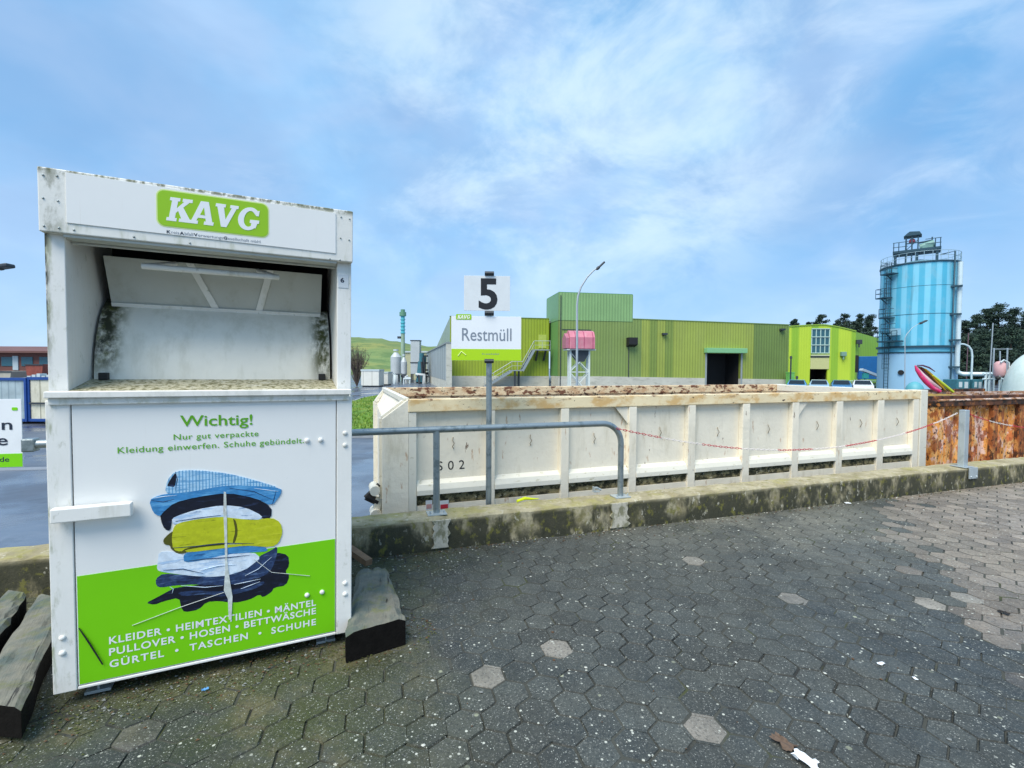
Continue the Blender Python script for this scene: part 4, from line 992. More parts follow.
mm = MB(); mm.tube([(-.03, -.02, TR), (RL, -.02, TR)], .016, 8); mm.build('rim_pipe', rustedge, rc)
for a, b in ((966, 972), (993, 998), (1019, 1026)):
    x0 = hit(CM_, a, 430).x; x1 = hit(CM_, b, 430).x
    mm = MB(); mm.box(x0, x1, -.0, .07, .15, TR - .091); mm.build('rib', rustrib, rc, .004)
x0 = hit(CM_, 936, 430).x; x1 = hit(CM_, 941, 430).x
mm = MB(); mm.box(-.001, .16, .01, .09, .15, TR - .091); mm.build('corner_column', rusty, rc, .004)
mm = MB(); mm.box(0, RL, 2.3, 2.36, .15, TR + .02); mm.build('far_wall', rustdark, rc)
mm = MB(); mm.box(-.005, RL, .131, .19, TR - .05, TR + .05); mm.build('inner_rail', rustdark, rc, .006)
x1 = hit(CM_, 976, 395, .3).x
mm = MB(); mm.box(.02, x1, .20, 2.28, TR - .02, TR + .035); mm.build('yellowed_lid', yellowrust, rc, .005)
mm = MB(); mm.box(x1 + .04, RL, .22, 2.28, TR - .10, TR - .06); mm.build('sheet_cover', rustdark, rc)
mm = MB(); mm.box(x1 + .04, RL, 1.2, 1.28, TR - .06, TR + .03); mm.build('cross_bar', rustedge, rc)
# hinge and hook clutter between the two containers
mm = MB(); mm.box(-.3, -.02, .15, .3, TR - .12, TR - .02); mm.box(-.24, -.15, .1, .25, .3, TR - .12); mm.tube([(-.35, .12, .85), (-.05, .1, .95)], .035, 8); mm.tube([(-.36, .1, TR - .2), (-.06, .1, TR - .2)], .012, 6)
mm.build('hook_frame', rustdark, rc)
mm = MB(); mm.tube([(-.28, .03, 1.0), (-.28, .03, .8)], .03, 8); mm.build('shackle', creamledge, rc)

# ------------------------------------------------------------------ pink plastic shell on the rusty container
D = 8.6
def pp(px, py, d=D): return at_y(px, py, d)
tp = pp(934, 392); sl = thing('plastic_shell', 'pink and yellow curved plastic shell tipped up on the rusty container', 'plastic scrap', (tp.x, tp.y, TR + LOW + .03))
SI = Vector(sl.location)
def strip(pix, wpx, dep, m_, name, lab=None):
    mm = MB(); P = [pp(a, b, D + dep) - SI for a, b in pix]
    mm.tube(P, [w_ / 480 * D / 2 for w_ in wpx], 8); o = mm.build(name, m_, sl)
    if lab: o['label'] = lab
out_pix = [(915, 365.5), (917, 370), (921, 376), (926, 382), (932, 387.5), (940, 391.5)]
in_pix = [(915, 365.5), (922, 367), (929, 371), (935, 377), (941, 384), (948, 391.5)]
mm = MB(); vs = []; n = 7
for i in range(6):
    for k in range(n):
        t = k / (n - 1); a = pp(*out_pix[i]); b = pp(*in_pix[i]); q = a.lerp(b, t) - SI; q += Vector((.87, 1, 0)) * .2 * math.sin(math.pi * t); vs.append(q)
mm.add(vs, [(i * n + k, i * n + k + 1, (i + 1) * n + k + 1, (i + 1) * n + k) for i in range(5) for k in range(n - 1)], True); mm.build('hull', paleyel, sl)
strip(out_pix, [1, 3.2, 4, 4.4, 4.2, 3.5], -.02, pink, 'pink_rim')
strip([(916, 366), (922, 374), (929, 381), (940, 389)], [1.5, 3.4, 4.2, 3.], .03, mat('pale_pink', (.8, .62, .66), .4), 'white_band')
strip([(921, 368), (927, 376), (934, 383), (944, 390)], [1, 1.2, 1.6, 1.5], .05, mat('plum', (.2, .02, .12), .4), 'plum_band')
strip([(917, 365.3), (923, 365.5), (929, 367.5), (935, 371.5)], [.8, 1.6, 1.6, .8], -.03, mat('dark_plum', (.10, .03, .07), .4), 'top_edge')
strip([(925, 369), (931, 374), (938, 382), (945, 390)], [1.6, 2, 2.4, 1.5], .02, mat('mustard', (.6, .42, .03), .4), 'mustard_band')
strip([(933, 375.5), (943, 384), (953, 392)], [1.6, 3.0, 2.6], -.08, mat('lime_tube', (.5, .62, .04), .4), 'lime_tube')

# ------------------------------------------------------------------ lower yard: grass island, hill
grassm = mat('grass_green', (.12, .24, .02), .9, vary=.3, vscale=1.5, layers=[dict(col=(.22, .26, .03), sc=(.8, .8, .8), lo=.45, hi=.65, fac=.7), dict(col=(.05, .12, .02), sc=(4, 4, 4), lo=.52, hi=.62, fac=.6)], bump=('noise', 14, .8, .06))
ip = [at_z(a, b, LOW + .12) for a, b in ((330, 434), (385, 434), (470, 420), (470, 396), (376, 395), (362, 397.5), (350, 401.5), (325, 412))]
isl = thing('kerb_island', None, None); bpy.data.objects.remove(isl)
mm = MB(); n = len(ip)
mm.add([(p.x, p.y, LOW + .10) for p in ip], [tuple(range(n))]); o = mm.build('grass_ground', grassm); tag(o, kind='structure')
kerbm = mat('kerb_stone', (.32, .34, .36), .8, vary=.15)
mm = MB()
for i in range(n):
    a, b = ip[i], ip[(i + 1) % n]; mm.bar((a.x, a.y, LOW + .05), (b.x, b.y, LOW + .05), .16, .13)
tag(mm.build('kerb', kerbm), kind='structure')
# grass blades (uncountable)
from mathutils.geometry import intersect_point_tri_2d
def inside(x, y):
    c = False; j = n - 1
    for i in range(n):
        if ((ip[i].y > y) != (ip[j].y > y)) and (x < (ip[j].x - ip[i].x) * (y - ip[i].y) / (ip[j].y - ip[i].y) + ip[i].x): c = not c
        j = i
    return c
mm = MB(); rr = random.Random(2); bx0 = min(p.x for p in ip); bx1 = max(p.x for p in ip); by0 = min(p.y for p in ip); by1 = max(p.y for p in ip)
for _ in range(9000):
    x = rr.uniform(bx0, bx1); y = by0 + (by1 - by0) * rr.random() ** 1.6
    if not inside(x, y): continue
    a = rr.uniform(0, 3.14); s = .03; h = rr.uniform(.04, .14); mm.cur = rr.choice([0, 0, 1])
    dx_, dy_ = math.cos(a) * s, math.sin(a) * s
    mm.add([(x - dx_, y - dy_, LOW + .1), (x + dx_, y + dy_, LOW + .1), (x + rr.uniform(-.05, .05), y + rr.uniform(-.05, .05), LOW + .1 + h)], [(0, 1, 2)])
tag(mm.build('grass', [grassm, mat('grass_pale', (.25, .34, .05), .9)]), 'short bright green grass on the kerbed island behind the railing', 'grass', kind='stuff')

hillm = mat('hill_grass', (.15, .22, .07), .95, vary=.2, vscale=.03, layers=[dict(col=(.26, .27, .07), sc=(.03, .03, .08), lo=.45, hi=.65, fac=.8), dict(col=(.06, .14, .04), sc=(.08, .08, .3), lo=.52, hi=.62, fac=.6)], bump=('noise', .6, .6, .6))
mm = MB(); nx, ny = 60, 24; vs = []
for i in range(nx + 1):
    px = 60 + (520 - 60) * i / nx
    ridge = 336 + (px - 350) * .13 if px > 350 else 336 - (350 - px) * .05
    ridge += .8 * math.sin(px * .11) + .5 * math.sin(px * .31)
    for j in range(ny + 1):
        t = j / ny; y = 150 + 190 * t
        top = at_y(px, ridge, 290); base_z = LOW
        k = math.sin(min(t / .74, 1) * math.pi / 2) ** 1.1 if t < .74 else 1 - (t - .74) * .6
        X = at_y(px, 368, y).x; vs.append((X, y, base_z - .4 + (top.z - base_z) * k + .25 * math.sin(X * .3 + y * .21)))
k = ny + 1
mm.add(vs, [(i * k + j, (i + 1) * k + j, (i + 1) * k + j + 1, i * k + j + 1) for i in range(nx) for j in range(ny)], True)
tag(mm.build('hill', hillm), kind='structure')

# ------------------------------------------------------------------ green hall
def green(name, c, dk=.72, per=.36, rough=.5):
    c = tuple(q * 1.25 for q in c)
    return mat(name, c, rough, vary=.1, vscale=.3, stripes=('X', per, tuple(q * dk for q in c), .5, .95), bump=('X', per, .5, .03), layers=[dict(col=tuple(q * .7 + .04 for q in c), sc=(.5, .5, .12), lo=.5, hi=.75, fac=.4)])
gA = green('olive_lime_cladding', (.24, .31, .02)); gB = green('dark_leaf_cladding', (.135, .20, .05)); gC = green('light_lime_cladding', (.26, .315, .055))
gD = green('mid_leaf_cladding', (.17, .235, .045)); gE = green('mint_cladding', (.19, .33, .13)); gF = green('leaf_side_cladding', (.10, .26, .05)); gG = green('olive_tower_cladding', (.175, .245, .065))
plinthm = mat('pale_concrete_plinth', (.55, .54, .46), .8, vary=.12, vscale=.8, layers=[dict(col=(.3, .3, .24), sc=(.8, .8, 3), lo=.5, hi=.7, fac=.6)])
roofm = mat('roof_grey', (.35, .37, .36), .7)
h0 = at_y(450, 368, 57)
hall = thing('industrial_hall', 'long green ribbed recycling hall with pale concrete plinth and raised mint box', 'hall', (h0.x, h0.y, LOW), 10)
HM = mw(hall)
def hx(px, py=350, d=0.): return hit(HM, px, py, d).x
tY = -3.4
HH = hit(HM, 530, 318.4).z; HP = hit(HM, 500, 376, 0).z; HE = hx(788.5, 350, tY); HL = hx(549); XR0 = hx(558.5, 350, tY)
HR = hit(HM, 640, 319.3, tY).z; HH2 = hit(HM, 788, 325, tY).z; PR0 = hit(HM, 600, 376.3, tY).z; PR1 = hit(HM, 788, 379.5, tY).z; XR1 = hx(600, 350, tY)
cuts = [(558.5, 641.5, gG), (641.5, 649.5, gC), (649.5, 657, gD), (657, 665, gC), (665, 673, gD), (673, 753.5, gC), (753.5, 788.5, gB)]
dX0, dX1 = hx(706.5, 370, tY), hx(740, 370, tY); dZ = hit(HM, 723, 353.5, tY).z
XR2 = hx(640, 350, tY)
def top_at(x): return HR + (HH2 - HR) * max(0, (x - XR2) / (HE - XR2))
def pl_at(x): return PR0 + (PR1 - PR0) * max(0, (x - XR1) / (HE - XR1))
mm = MB(); mm.box(0, HL, 0, .3, HP, HH); mm.build('wall_panel', gA, hall)
mm = MB(); mm.box(0, HL, -.06, .3, 0, HP - .004); mm.build('plinth', plinthm, hall)
for a, b, m_ in cuts:
    x0, x1 = hx(a, 350, tY), hx(b, 350, tY)
    mm = MB()
    def wallquad(x0, x1, z0=None):
        mm.prism_y([(x0 + .004, z0 or pl_at(x0)), (x1 - .004, z0 or pl_at(x1)), (x1 - .004, top_at(x1)), (x0 + .004, top_at(x0))], tY, tY + .3)
    if x0 < dX0 and x1 > dX1:
        wallquad(x0, dX0); wallquad(dX1, x1); wallquad(dX0, dX1, dZ)
    else: wallquad(x0, x1)
    mm.build('wall_panel', m_, hall)
for x0, x1 in ((XR0, dX0), (dX1, HE)):
    mm = MB(); mm.prism_y([(x0, 0), (x1, 0), (x1, pl_at(x1) - .004), (XR1 if x0 < XR1 else x0, pl_at(x0) - .004), (x0, pl_at(x0) - .004)][:4] if x0 >= XR1 else [(x0, 0), (x1, 0), (x1, pl_at(x1) - .004), (XR1, PR0 - .004), (x0, PR0 - .004)], tY - .06, tY + .3); mm.build('plinth', plinthm, hall)
Y0 = tY + .31
mm = MB(); mm.box(dX0, dX1, tY + 3, tY + 3.2, 0, dZ); mm.box(dX0 - .1, dX0 - .02, Y0, tY + 3.2, 0, dZ); mm.box(dX1 + .02, dX1 + .1, Y0, tY + 3.2, 0, dZ); mm.box(dX0 - .1, dX1 + .1, Y0, tY + 3.2, dZ, dZ + .1); mm.build('dark_doorway', darkin, hall)
mm = MB(); cx0, cx1 = hx(704, 350, tY), hx(744, 350, tY); cz1 = hit(HM, 723, 348.3, tY).z; mm.box(cx0, cx1, tY - .7, tY - .01, dZ + .05, cz1); mm.build('door_canopy', mat('mint_canopy', (.22, .48, .24), .5), hall, .03)
for xx in (dX0 - .14, dX1 + .14):
    mm = MB(); mm.box(xx - .11, xx + .11, tY - .12, tY - .065, 0, dZ + .05); mm.build('door_frame', mat('grey_frame', (.3, .34, .34), .5) if 'grey_frame' not in bpy.data.materials else bpy.data.materials['grey_frame'], hall)
# roof and side walls
BDp = 92
mm = MB(); mm.prism_y([(0.3, HH - .35), (HE - .3, HH2 - .35), (HE - .3, HH2 - .1), (.3, HH - .1)], .31, BDp); mm.build('roof', roofm, hall)
eave = mat('eave_trim', (.2, .3, .08), .5)
mm = MB(); mm.box(-.05, HL, -.05, .33, HH + .004, HH + .09); mm.build('roof_edge', eave, hall)
mm = MB(); xt = hx(632, 350, tY); mm.prism_y([(xt + .05, top_at(xt) + .004), (HE + .03, HH2 + .004), (HE + .03, HH2 + .09), (xt + .05, top_at(xt) + .09)], tY - .05, tY + .33); mm.build('roof_edge', eave, hall)
sidem = mat('grey_green_side', (.30, .38, .28), .5, vary=.1, vscale=.2, stripes=('Y', 1.2, (.2, .27, .2), .7, .95))
mm = MB(); mm.box(0.0, .2, .31, BDp, 0, HH - .02); mm.build('side_wall', sidem, hall)
mm = MB(); mm.box(HE - .2, HE, Y0, BDp, 0, HH2 - .02); mm.build('side_wall', gF, hall)
# raised box in front
a = hx(558.5, 350, tY); b = hx(632, 350, tY); TT = hit(HM, 595, 293.8, tY).z; TB = hit(HM, 600, 321, tY).z
mm = MB(); mm.box(a - .03, b + .03, tY - .04, tY + .3, TB, TT); mm.build('tower_upper_wall', gE, hall)
tsd = mat('tower_side_green', (.13, .30, .09), .5, vary=.05, stripes=('Y', .3, (.10, .24, .07), .7, .95))
mm = MB(); mm.box(a, a + .2, Y0, .4, PR0, TB - .03); mm.build('tower_side_wall', tsd, hall)
tms = mat('tower_mint_side', (.17, .33, .17), .5, vary=.05, stripes=('Y', .3, (.13, .32, .14), .7, .95))
for x0, x1, y0, y1 in ((a - .02, a + .2, Y0, 2.4), (b - .2, b + .02, Y0, 2.4), (a + .21, b - .21, 2.2, 2.4)):
    mm = MB(); mm.box(x0, x1, y0, y1, TB, TT - .01); mm.build('tower_upper_wall', tms, hall)
mm = MB(); mm.box(a, b, tY, 2.35, TT, TT + .1); mm.build('tower_roof', mat('tower_roof', (.13, .3, .12), .5), hall)
mm = MB(); mm.box(a, a + .25, Y0, -.08, 0, PR0 - .01); mm.build('plinth', plinthm, hall)
mm = MB(); q0 = hit(HM, 562, 329.8, tY); q1 = hit(HM, 591, 329.2, tY); mm.box(q0.x, q1.x, tY - .05, tY - .01, q0.z, q0.z + .08); mm.build('wall_seam', darkmetal, hall)
# vent box
q0 = hit(HM, 629, 346.5, tY - .8); q1 = hit(HM, 638, 337.5, tY - .8); mm = MB()
mm.prism_x([(tY - .8, q0.z + .25), (tY - .8, q1.z), (tY - .01, q1.z), (tY - .01, q0.z)], q0.x, q1.x); mm.build('vent_hood', blackp, hall)
for px, py in ((665, 334), (783, 329.5)):
    q = hit(HM, px, py, tY - .3); mm = MB(); mm.box(q.x - .3, q.x + .3, tY - .4, tY - .01, q.z - .1, q.z + .12); mm.tube([(q.x - .1, tY - .01, q.z - .25), (q.x - .1, tY - .35, q.z)], .05, 6); mm.build('flood_light', darkmetal, hall)
# rain pipe on tower
mm = MB(); q = hit(HM, 559.5, 350, tY - .05); mm.tube([(q.x + .1, tY - .1, 0), (q.x + .1, tY - .1, TT - .3)], .05, 8); mm.build('rain_pipe', darkmetal, hall)
q = hit(HM, 628.5, 360, tY - .05); mm = MB(); mm.tube([(q.x, tY - .08, HP), (q.x, tY - .08, hit(HM, 628.5, 346, tY).z)], .05, 8); mm.build('rain_pipe', darkmetal, hall)
# door high on the left wall and outside stair
q0 = hit(HM, 538.5, 348, -.05); q1 = hit(HM, 546.5, 334.8, -.05)
mm = MB(); mm.box(q0.x, q1.x, -.06, -.005, q0.z, q1.z); mm.build('upper_door', mat('pale_lime_door', (.42, .50, .10), .5), hall)
st = MB(); l0 = hit(HM, 533, 349.5, -.8); l1 = hit(HM, 549, 349.5, -.8); st.box(l0.x, l1.x, -1.4, -.1, l0.z - .12, l0.z)
s1 = hit(HM, 511, 370, -.8); st.box(s1.x, s1.x + 1.3, -1.4, -.3, s1.z - .12, s1.z)
s2 = hit(HM, 484, 386.5, -.8)
def flight(p, q, nst):
    for i in range(nst):
        t = (i + .5) / nst; x = p.x + (q.x - p.x) * t; z = p.z + (q.z - p.z) * t; st.box(x - .2, x + .2, -1.35, -.35, z - .05, z)
    for y in (-1.4, -.3): st.bar((p.x, y, p.z - .1), (q.x, y, q.z - .1), .06, .28)
e = Vector((s1.x + 1.3, -.8, s1.z)); flight(e, l0, 14); flight(s2, s1, 12)
st.build('outside_stair', mat('stair_steel', (.33, .38, .40), .5, .3), hall)
rl_ = MB()
for p_, q_ in ((e, l0), (s2, s1), (s1, e), (l0, l1)):
    for y in (-1.4,):
        rl_.tube([(p_.x, y, p_.z + 1), (q_.x, y, q_.z + 1)], .035, 6); rl_.tube([(p_.x, y, p_.z + .5), (q_.x, y, q_.z + .5)], .02, 6)
        k_ = max(2, int((q_ - p_).length / 1.1))
        for i in range(k_ + 1):
            r_ = p_.lerp(q_, i / k_); rl_.tube([(r_.x, y, r_.z - .05), (r_.x, y, r_.z + 1)], .025, 6)
rl_.build('stair_railing', mat('rail_steel', (.5, .54, .55), .5, .3), hall)
for x0, y0 in ((s1.x + .3, -1.3), (s1.x + .9, -.6)):
    mm = MB(); mm.box(x0, x0 + .2, y0, y0 + .2, 0, s1.z - .1); mm.build('stair_post', darkmetal, hall)
for x0 in (l1.x - .5, l0.x + .5):
    mm = MB(); mm.bar((x0, -1.2, l1.z - .1), (x0, -.1, l1.z - 1.3), .2); mm.build('stair_bracket', darkmetal, hall)

# annex with grey ribbed wall on the left
c0 = at_y(447, 343.5, 50); c1 = at_y(426.5, 357, 86)
ann = thing('grey_annex', 'low grey ribbed annex running back along the left side of the green hall', 'annex', (c0.x, c0.y, LOW), math.degrees(math.atan2(c1.y - c0.y, c1.x - c0.x)))
AL = (c1 - c0).xy.length; AH = c0.z - LOW
annm = mat('grey_ribbed_sheet', (.42, .46, .46), .5, .2, vary=.1, vscale=.4, stripes=('X', 2.4, (.13, .16, .17), .86, .97), bump=('X', .6, .8, .08))
mm = MB(); mm.box(0, AL, -.4, 0, 1.15, AH); mm.build('ribbed_wall', annm, ann)
mm = MB(); mm.box(0.02, AL, -.38, -.02, .0, 1.14); mm.build('plinth', plinthm, ann)
mm = MB(); mm.box(-.15, AL, -.55, .12, AH + .003, AH + .16); mm.build('roof_trim', mat('trim_grey', (.25, .28, .28), .5), ann)
mm = MB(); mm.box(-.12, 0, -.5, .1, .3, AH); mm.build('end_post', plinthm, ann)

# pink hopper on trestle
tq = at_y(579, 386, 46)
hop = thing('pink_hopper', 'pink drum shaped dust hopper on white cross braced trestle before the hall', 'hopper', (tq.x, tq.y, LOW), 8)
PM_ = mw(hop)
def pg(px, py, d=0.): q = hit(PM_, px, py, d); return q
a = pg(564, 349); b = pg(595.5, 331); zc0, zc1 = a.z, b.z
hw = (zc1 - zc0)
pinkm = mat('faded_pink_paint', (.60, .20, .26), .5, vary=.15, vscale=1.2, stripes=('X', .85, (.4, .07, .14), .9, .97), layers=[dict(col=(.6, .35, .38), sc=(1.5, 1.5, 1), lo=.5, hi=.7, fac=.6)])
mm = MB(); mm.prism_x([(-.9, zc0), (-.9, zc0 + hw * .62), (-.55, zc0 + hw * .92), (0, zc1), (.55, zc0 + hw * .92), (.9, zc0 + hw * .62), (.9, zc0)], a.x + .35, b.x - .3); mm.build('hood', pinkm, hop, .04)
mm = MB(); mm.prism_x([(-.75, zc0 + .04), (-.75, zc0 + hw * .6), (0, zc0 + hw * .85), (.75, zc0 + hw * .6), (.75, zc0 + .04)], a.x, a.x + .345); mm.build('end_cowl', mat('mauve_paint', (.45, .16, .22), .5, vary=.1), hop, .03)
mm = MB(); mm.box(a.x + .1, b.x - .15, -.7, .7, zc0 - .12, zc0 - .01); mm.build('platform', mat('pale_steel', (.6, .66, .62), .5), hop)
mm = MB(); f0 = pg(577, 356); mm.prism_y([(f0.x - .7, zc0 - .13), (f0.x + 1.2, zc0 - .13), (f0.x + .6, zc0 - 1.2), (f0.x, zc0 - 1.2)], -.4, .4); mm.build('funnel', darkmetal, hop)
trm = mat('white_trestle_paint', (.66, .72, .68), .5)
xa_, xb_ = pg(569.3, 365).x, pg(588, 365).x
for y in (-.35, .35):
    for x in (xa_, xb_): mm = MB(); mm.bar((x, y, 0), (x, y, zc0 - .12), .16); mm.build('leg', trm, hop)
    zm = pg(579, 372).z; mm = MB()
    mm.bar((xa_, y, zm), (xb_, y, zm), .09); mm.bar((xa_, y, zm + .05), (xb_, y, zc0 - .3), .08); mm.bar((xb_, y + .08, zm + .05), (xa_, y + .08, zc0 - .3), .08)
    mm.bar((xa_, y, zm - .05), (xb_, y, .1), .08); mm.bar((xb_, y + .08, zm - .05), (xa_, y + .08, .1), .08); mm.build('cross_brace', trm, hop)

# ------------------------------------------------------------------ street lamps
lampm = mat('lamp_pole_steel', (.40, .45, .48), .5, .3)
def lamp(label, base_px, depth, pts, head, r=(.1, .05), grp='street lamps in the yard'):
    b = at_y(base_px, 386, depth); t = thing('street_lamp', label, 'street lamp', (b.x, b.y, LOW), 0, grp); o = Vector((b.x, b.y, LOW))
    P = [Vector((0, 0, 0))] + [at_y(a, c, depth) - o for a, c in pts]; n = len(P)
    mm = MB(); mm.tube(P, [r[0] + (r[1] - r[0]) * i / (n - 1) for i in range(n)], 10); mm.build('pole', lampm, t)
    a, c = (at_y(*head[0], depth) - o, at_y(*head[1], depth) - o); d = (c - a); L_ = d.length; d.normalize()
    x = d; y = Vector((0, 1, 0)); z = x.cross(y).normalized()
    mm = MB(); M_ = Matrix((x, y, z)).transposed()
    for f0, wd_, th in ((.5, .3, .12),): mm.obox((a + c) / 2, (L_, .32, .13), M_)
    mm.obox(a.lerp(c, .2) , (L_ * .3, .2, .2), M_); mm.build('lamp_head', darkmetal, t, .04)
lamp('tall curved street lamp standing before the mint box of the hall', 577, 33, [(577, 340), (577, 305), (578, 296), (581, 287), (587, 277.5), (593, 271), (597, 268)], ((596.5, 269.5), (604.5, 262)), (.085, .045))
lamp('slim lamp with upward arm in front of the blue silo', 905, 46, [(905, 360), (905, 338), (906.5, 334.5), (912, 328), (920, 323)], ((919.5, 323.8), (926.5, 320.5)), (.04, .022))
p = at_y(-30, 430, 22)
lamp('dark lamp head reaching into the picture at the far left edge', -40, 16, [(-40, 330), (-38, 280), (-28, 271), (-6, 267.5)], ((-3, 267.5), (11, 265.5)), (.07, .04))

# ------------------------------------------------------------------ second hall
b0 = at_y(789.5, 370, 80)
h2 = thing('lime_hall', 'bright lime green hall with grid window and dark gate beside the silo', 'hall', (b0.x, b0.y, LOW), -6)
M2 = mw(h2)
def k2(px, py, d=0.): q = hit(M2, px, py, d); return (q.x, q.z)
lime = mat('bright_lime_cladding', (.46, .62, .04), .5, vary=.06, vscale=.2, stripes=('X', 3.1, (.26, .46, .03), .1, .7), bump=('X', .4, .5, .03))
lime2 = mat('leaf_cladding', (.28, .50, .06), .5, vary=.08, vscale=.2, stripes=('X', .5, (.2, .38, .05), .6, .9), bump=('X', .5, .5, .03))
pts_top = [(789.5, 327), (800, 326.2), (812, 325.6), (825, 325.4), (836, 327), (846, 329.3), (856, 331.8)]
top = [k2(*p) for p in pts_top]; xg0, xg1 = k2(809.7, 375)[0], k2(827.3, 375)[0]; zgt = k2(818, 369)[1]
poly = [(top[0][0], 0), (xg0, 0), (xg0, zgt), (xg1, zgt), (xg1, 0), (top[-1][0], 0)] + top[::-1]
mm = MB(); mm.prism_y(poly, 0, .4); mm.build('front_wall', lime, h2)
e0 = k2(856, 331.8); e1 = hit(M2, 878, 337.0, 6.); 
mm = MB(); A0 = (e0[0] + .01, .1); A1 = (e1.x + 3, 8.)
mm.add([(A0[0], A0[1], 0), (A1[0], A1[1], 0), (A1[0], A1[1], e1.z - .6), (A0[0], A0[1], e0[1])], [(0, 1, 2, 3)])
mm.add([(A0[0], A0[1] + .3, 0), (A1[0], A1[1] + .3, 0), (A1[0], A1[1] + .3, e1.z - .6), (A0[0], A0[1] + .3, e0[1])], [(3, 2, 1, 0)]); mm.build('side_wall', lime2, h2)
mm = MB(); rt = [(x, z - .15) for x, z in top]; rb = [(x, z - .5) for x, z in top]; mm.prism_y(rt + rb[::-1], .41, 26); mm.build('roof', roofm, h2)
mm = MB(); mm.prism_y([(x, z + .02) for x, z in top] + [(x, z + .2) for x, z in top][::-1], -.1, .3); mm.build('roof_edge', mat('lime_eave', (.25, .4, .05), .5), h2)
mm = MB(); mm.box(top[0][0], top[0][0] + .3, .41, 26, 0, top[0][1] - .5); mm.build('end_wall', lime2, h2)
wa, wb = k2(811, 353), k2(829.3, 328.8)
glassm = mat('teal_window_glass', (.02, .10, .13), .12, vary=.1, spec=.8)
mm = MB(); mm.box(wa[0], wb[0], -.06, -.01, wa[1], wb[1]); win = mm.build('window', glassm, h2)
mm = MB()
for i in range(5):
    x = wa[0] + (wb[0] - wa[0]) * i / 4; mm.box(x - .07, x + .07, -.14, -.065, wa[1], wb[1])
win_f = mm.build('window_bars', mat('pale_bars', (.42, .58, .52), .5), win)
mm = MB()
for i in range(4):
    z = wa[1] + (wb[1] - wa[1]) * i / 3; mm.box(wa[0] - .07, wb[0] + .07, -.20, -.145, z - .07, z + .07)
mm.build('window_bars', bpy.data.materials['pale_bars'], win)
pa, pb = k2(810, 369), k2(829, 354.5)
mm = MB(); mm.box(pa[0], pb[0], -.1, -.01, pa[1], pb[1] - .5); mm.build('beige_panel', mat('beige_panel', (.52, .53, .24), .6, vary=.06), h2)
mm = MB(); mm.box(pa[0], pb[0], -.25, -.01, pb[1] - .25, pb[1] - .02); mm.build('gate_lintel', mat('lintel', (.5, .55, .35), .6), h2)
mm = MB(); mm.box(pa[0], pb[0], -.16, -.01, pb[1] - .5, pb[1] - .26); mm.build('shutter_box', darkmetal, h2)
mm = MB(); mm.box(xg0 - .1, xg1 + .1, 4, 4.2, 0, zgt + .2); mm.box(xg0 - .2, xg0 - .1, .41, 4.2, 0, zgt); mm.box(xg1 + .1, xg1 + .2, .41, 4.2, 0, zgt); mm.box(xg0 - .2, xg1 + .2, .41, 4.2, zgt + .01, zgt + .1); mm.build('dark_gate', darkin, h2)
for px, py in ((842.5, 354), (858, 342)):
    q = k2(px, py); mm = MB(); mm.box(q[0] - .4, q[0] + .4, -.5, -.01, q[1] - .35, q[1] + .35); mm.tube([(q[0], -.3, q[1] - .9), (q[0], -.3, q[1] - .35)], .12, 8); mm.build('wall_unit', mat('wall_unit_grey', (.18, .32, .25), .6) if px == 842.5 else darkmetal, h2, .04)
# green bins / posts left of it
for px, wpx, y0, y1, dep, m_, nm, lab in ((790, 5, 372, 390, 60, mat('bin_green', (.16, .48, .12), .5), 'waste_bin', 'green bin at the left corner of the lime hall'),):
    q0 = at_y(px - wpx / 2, y0, dep); q1 = at_y(px + wpx / 2, y1, dep); mm = MB(); w2 = (q1.x - q0.x) / 2
    mm.prism_x([(-.3, 0), (.3, 0), (.38, q0.z - LOW - .12), (-.38, q0.z - LOW - .12)], -w2, w2); t = thing(nm, lab, 'bin', ((q0.x + q1.x) / 2, dep, LOW)); mm.build('bin_body', m_, t, .03)
    mm = MB(); mm.box(-w2 - .03, w2 + .03, -.42, .42, q0.z - LOW - .115, q0.z - LOW); mm.build('lid', m_, t, .03)
for px, py, lab in ((791, 356, 'tall dark bollard pole by the green bin'), (797, 376, 'short dark post right of the green bin')):
    q = at_y(px, py, 58); mm = MB(); mm.tube([(0, 0, 0), (0, 0, q.z - LOW - .3)], .09, 8); mm.tube([(0, 0, q.z - LOW - .3), (0, 0, q.z - LOW)], [.16, .12], 8)
    o = mm.build('post', darkmetal); o.location = (q.x, 58, LOW); tag(o, lab, 'post')

# blue container beside the silo
q0 = at_y(858, 379, 66); q1 = at_y(882, 356.5, 66)
bc = thing('blue_container', 'blue box container between the lime hall and the silo', 'container', (q0.x, 66, LOW), -32)
bluem = mat('blue_paint', (.01, .13, .36), .5, vary=.1, bump=('X', .5, .5, .04))
mm = MB(); mm.box(0, q1.x - q0.x, 0, 2.5, q0.z - LOW, q1.z - LOW); mm.build('body', bluem, bc, .03)
mm = MB(); mm.box(-.35, -.02, -.3, .4, q1.z - LOW - 2.2, q1.z - LOW + .15); mm.build('dark_hood', blackp, bc)
mm = MB()
for x in (.2, q1.x - q0.x - .2):
    for y in (.2, 2.3): mm.bar((x, y, 0), (x, y, q0.z - LOW - .01), .2)
mm.build('support_frame', darkmetal, bc)
mm = MB(); a = at_y(861, 369.5, 62); b = at_y(878, 376, 62); mm.bar((0, 0, a.z - LOW), (b.x - a.x, 0, b.z - LOW), .6, .3)
t = thing('conveyor', 'pale sloping conveyor on a teal stand in front of the blue container', 'conveyor', (a.x, a.y, LOW)); mm.build('belt_trough', mat('pale_steel_sheet', (.6, .7, .75), .5), t, .02)
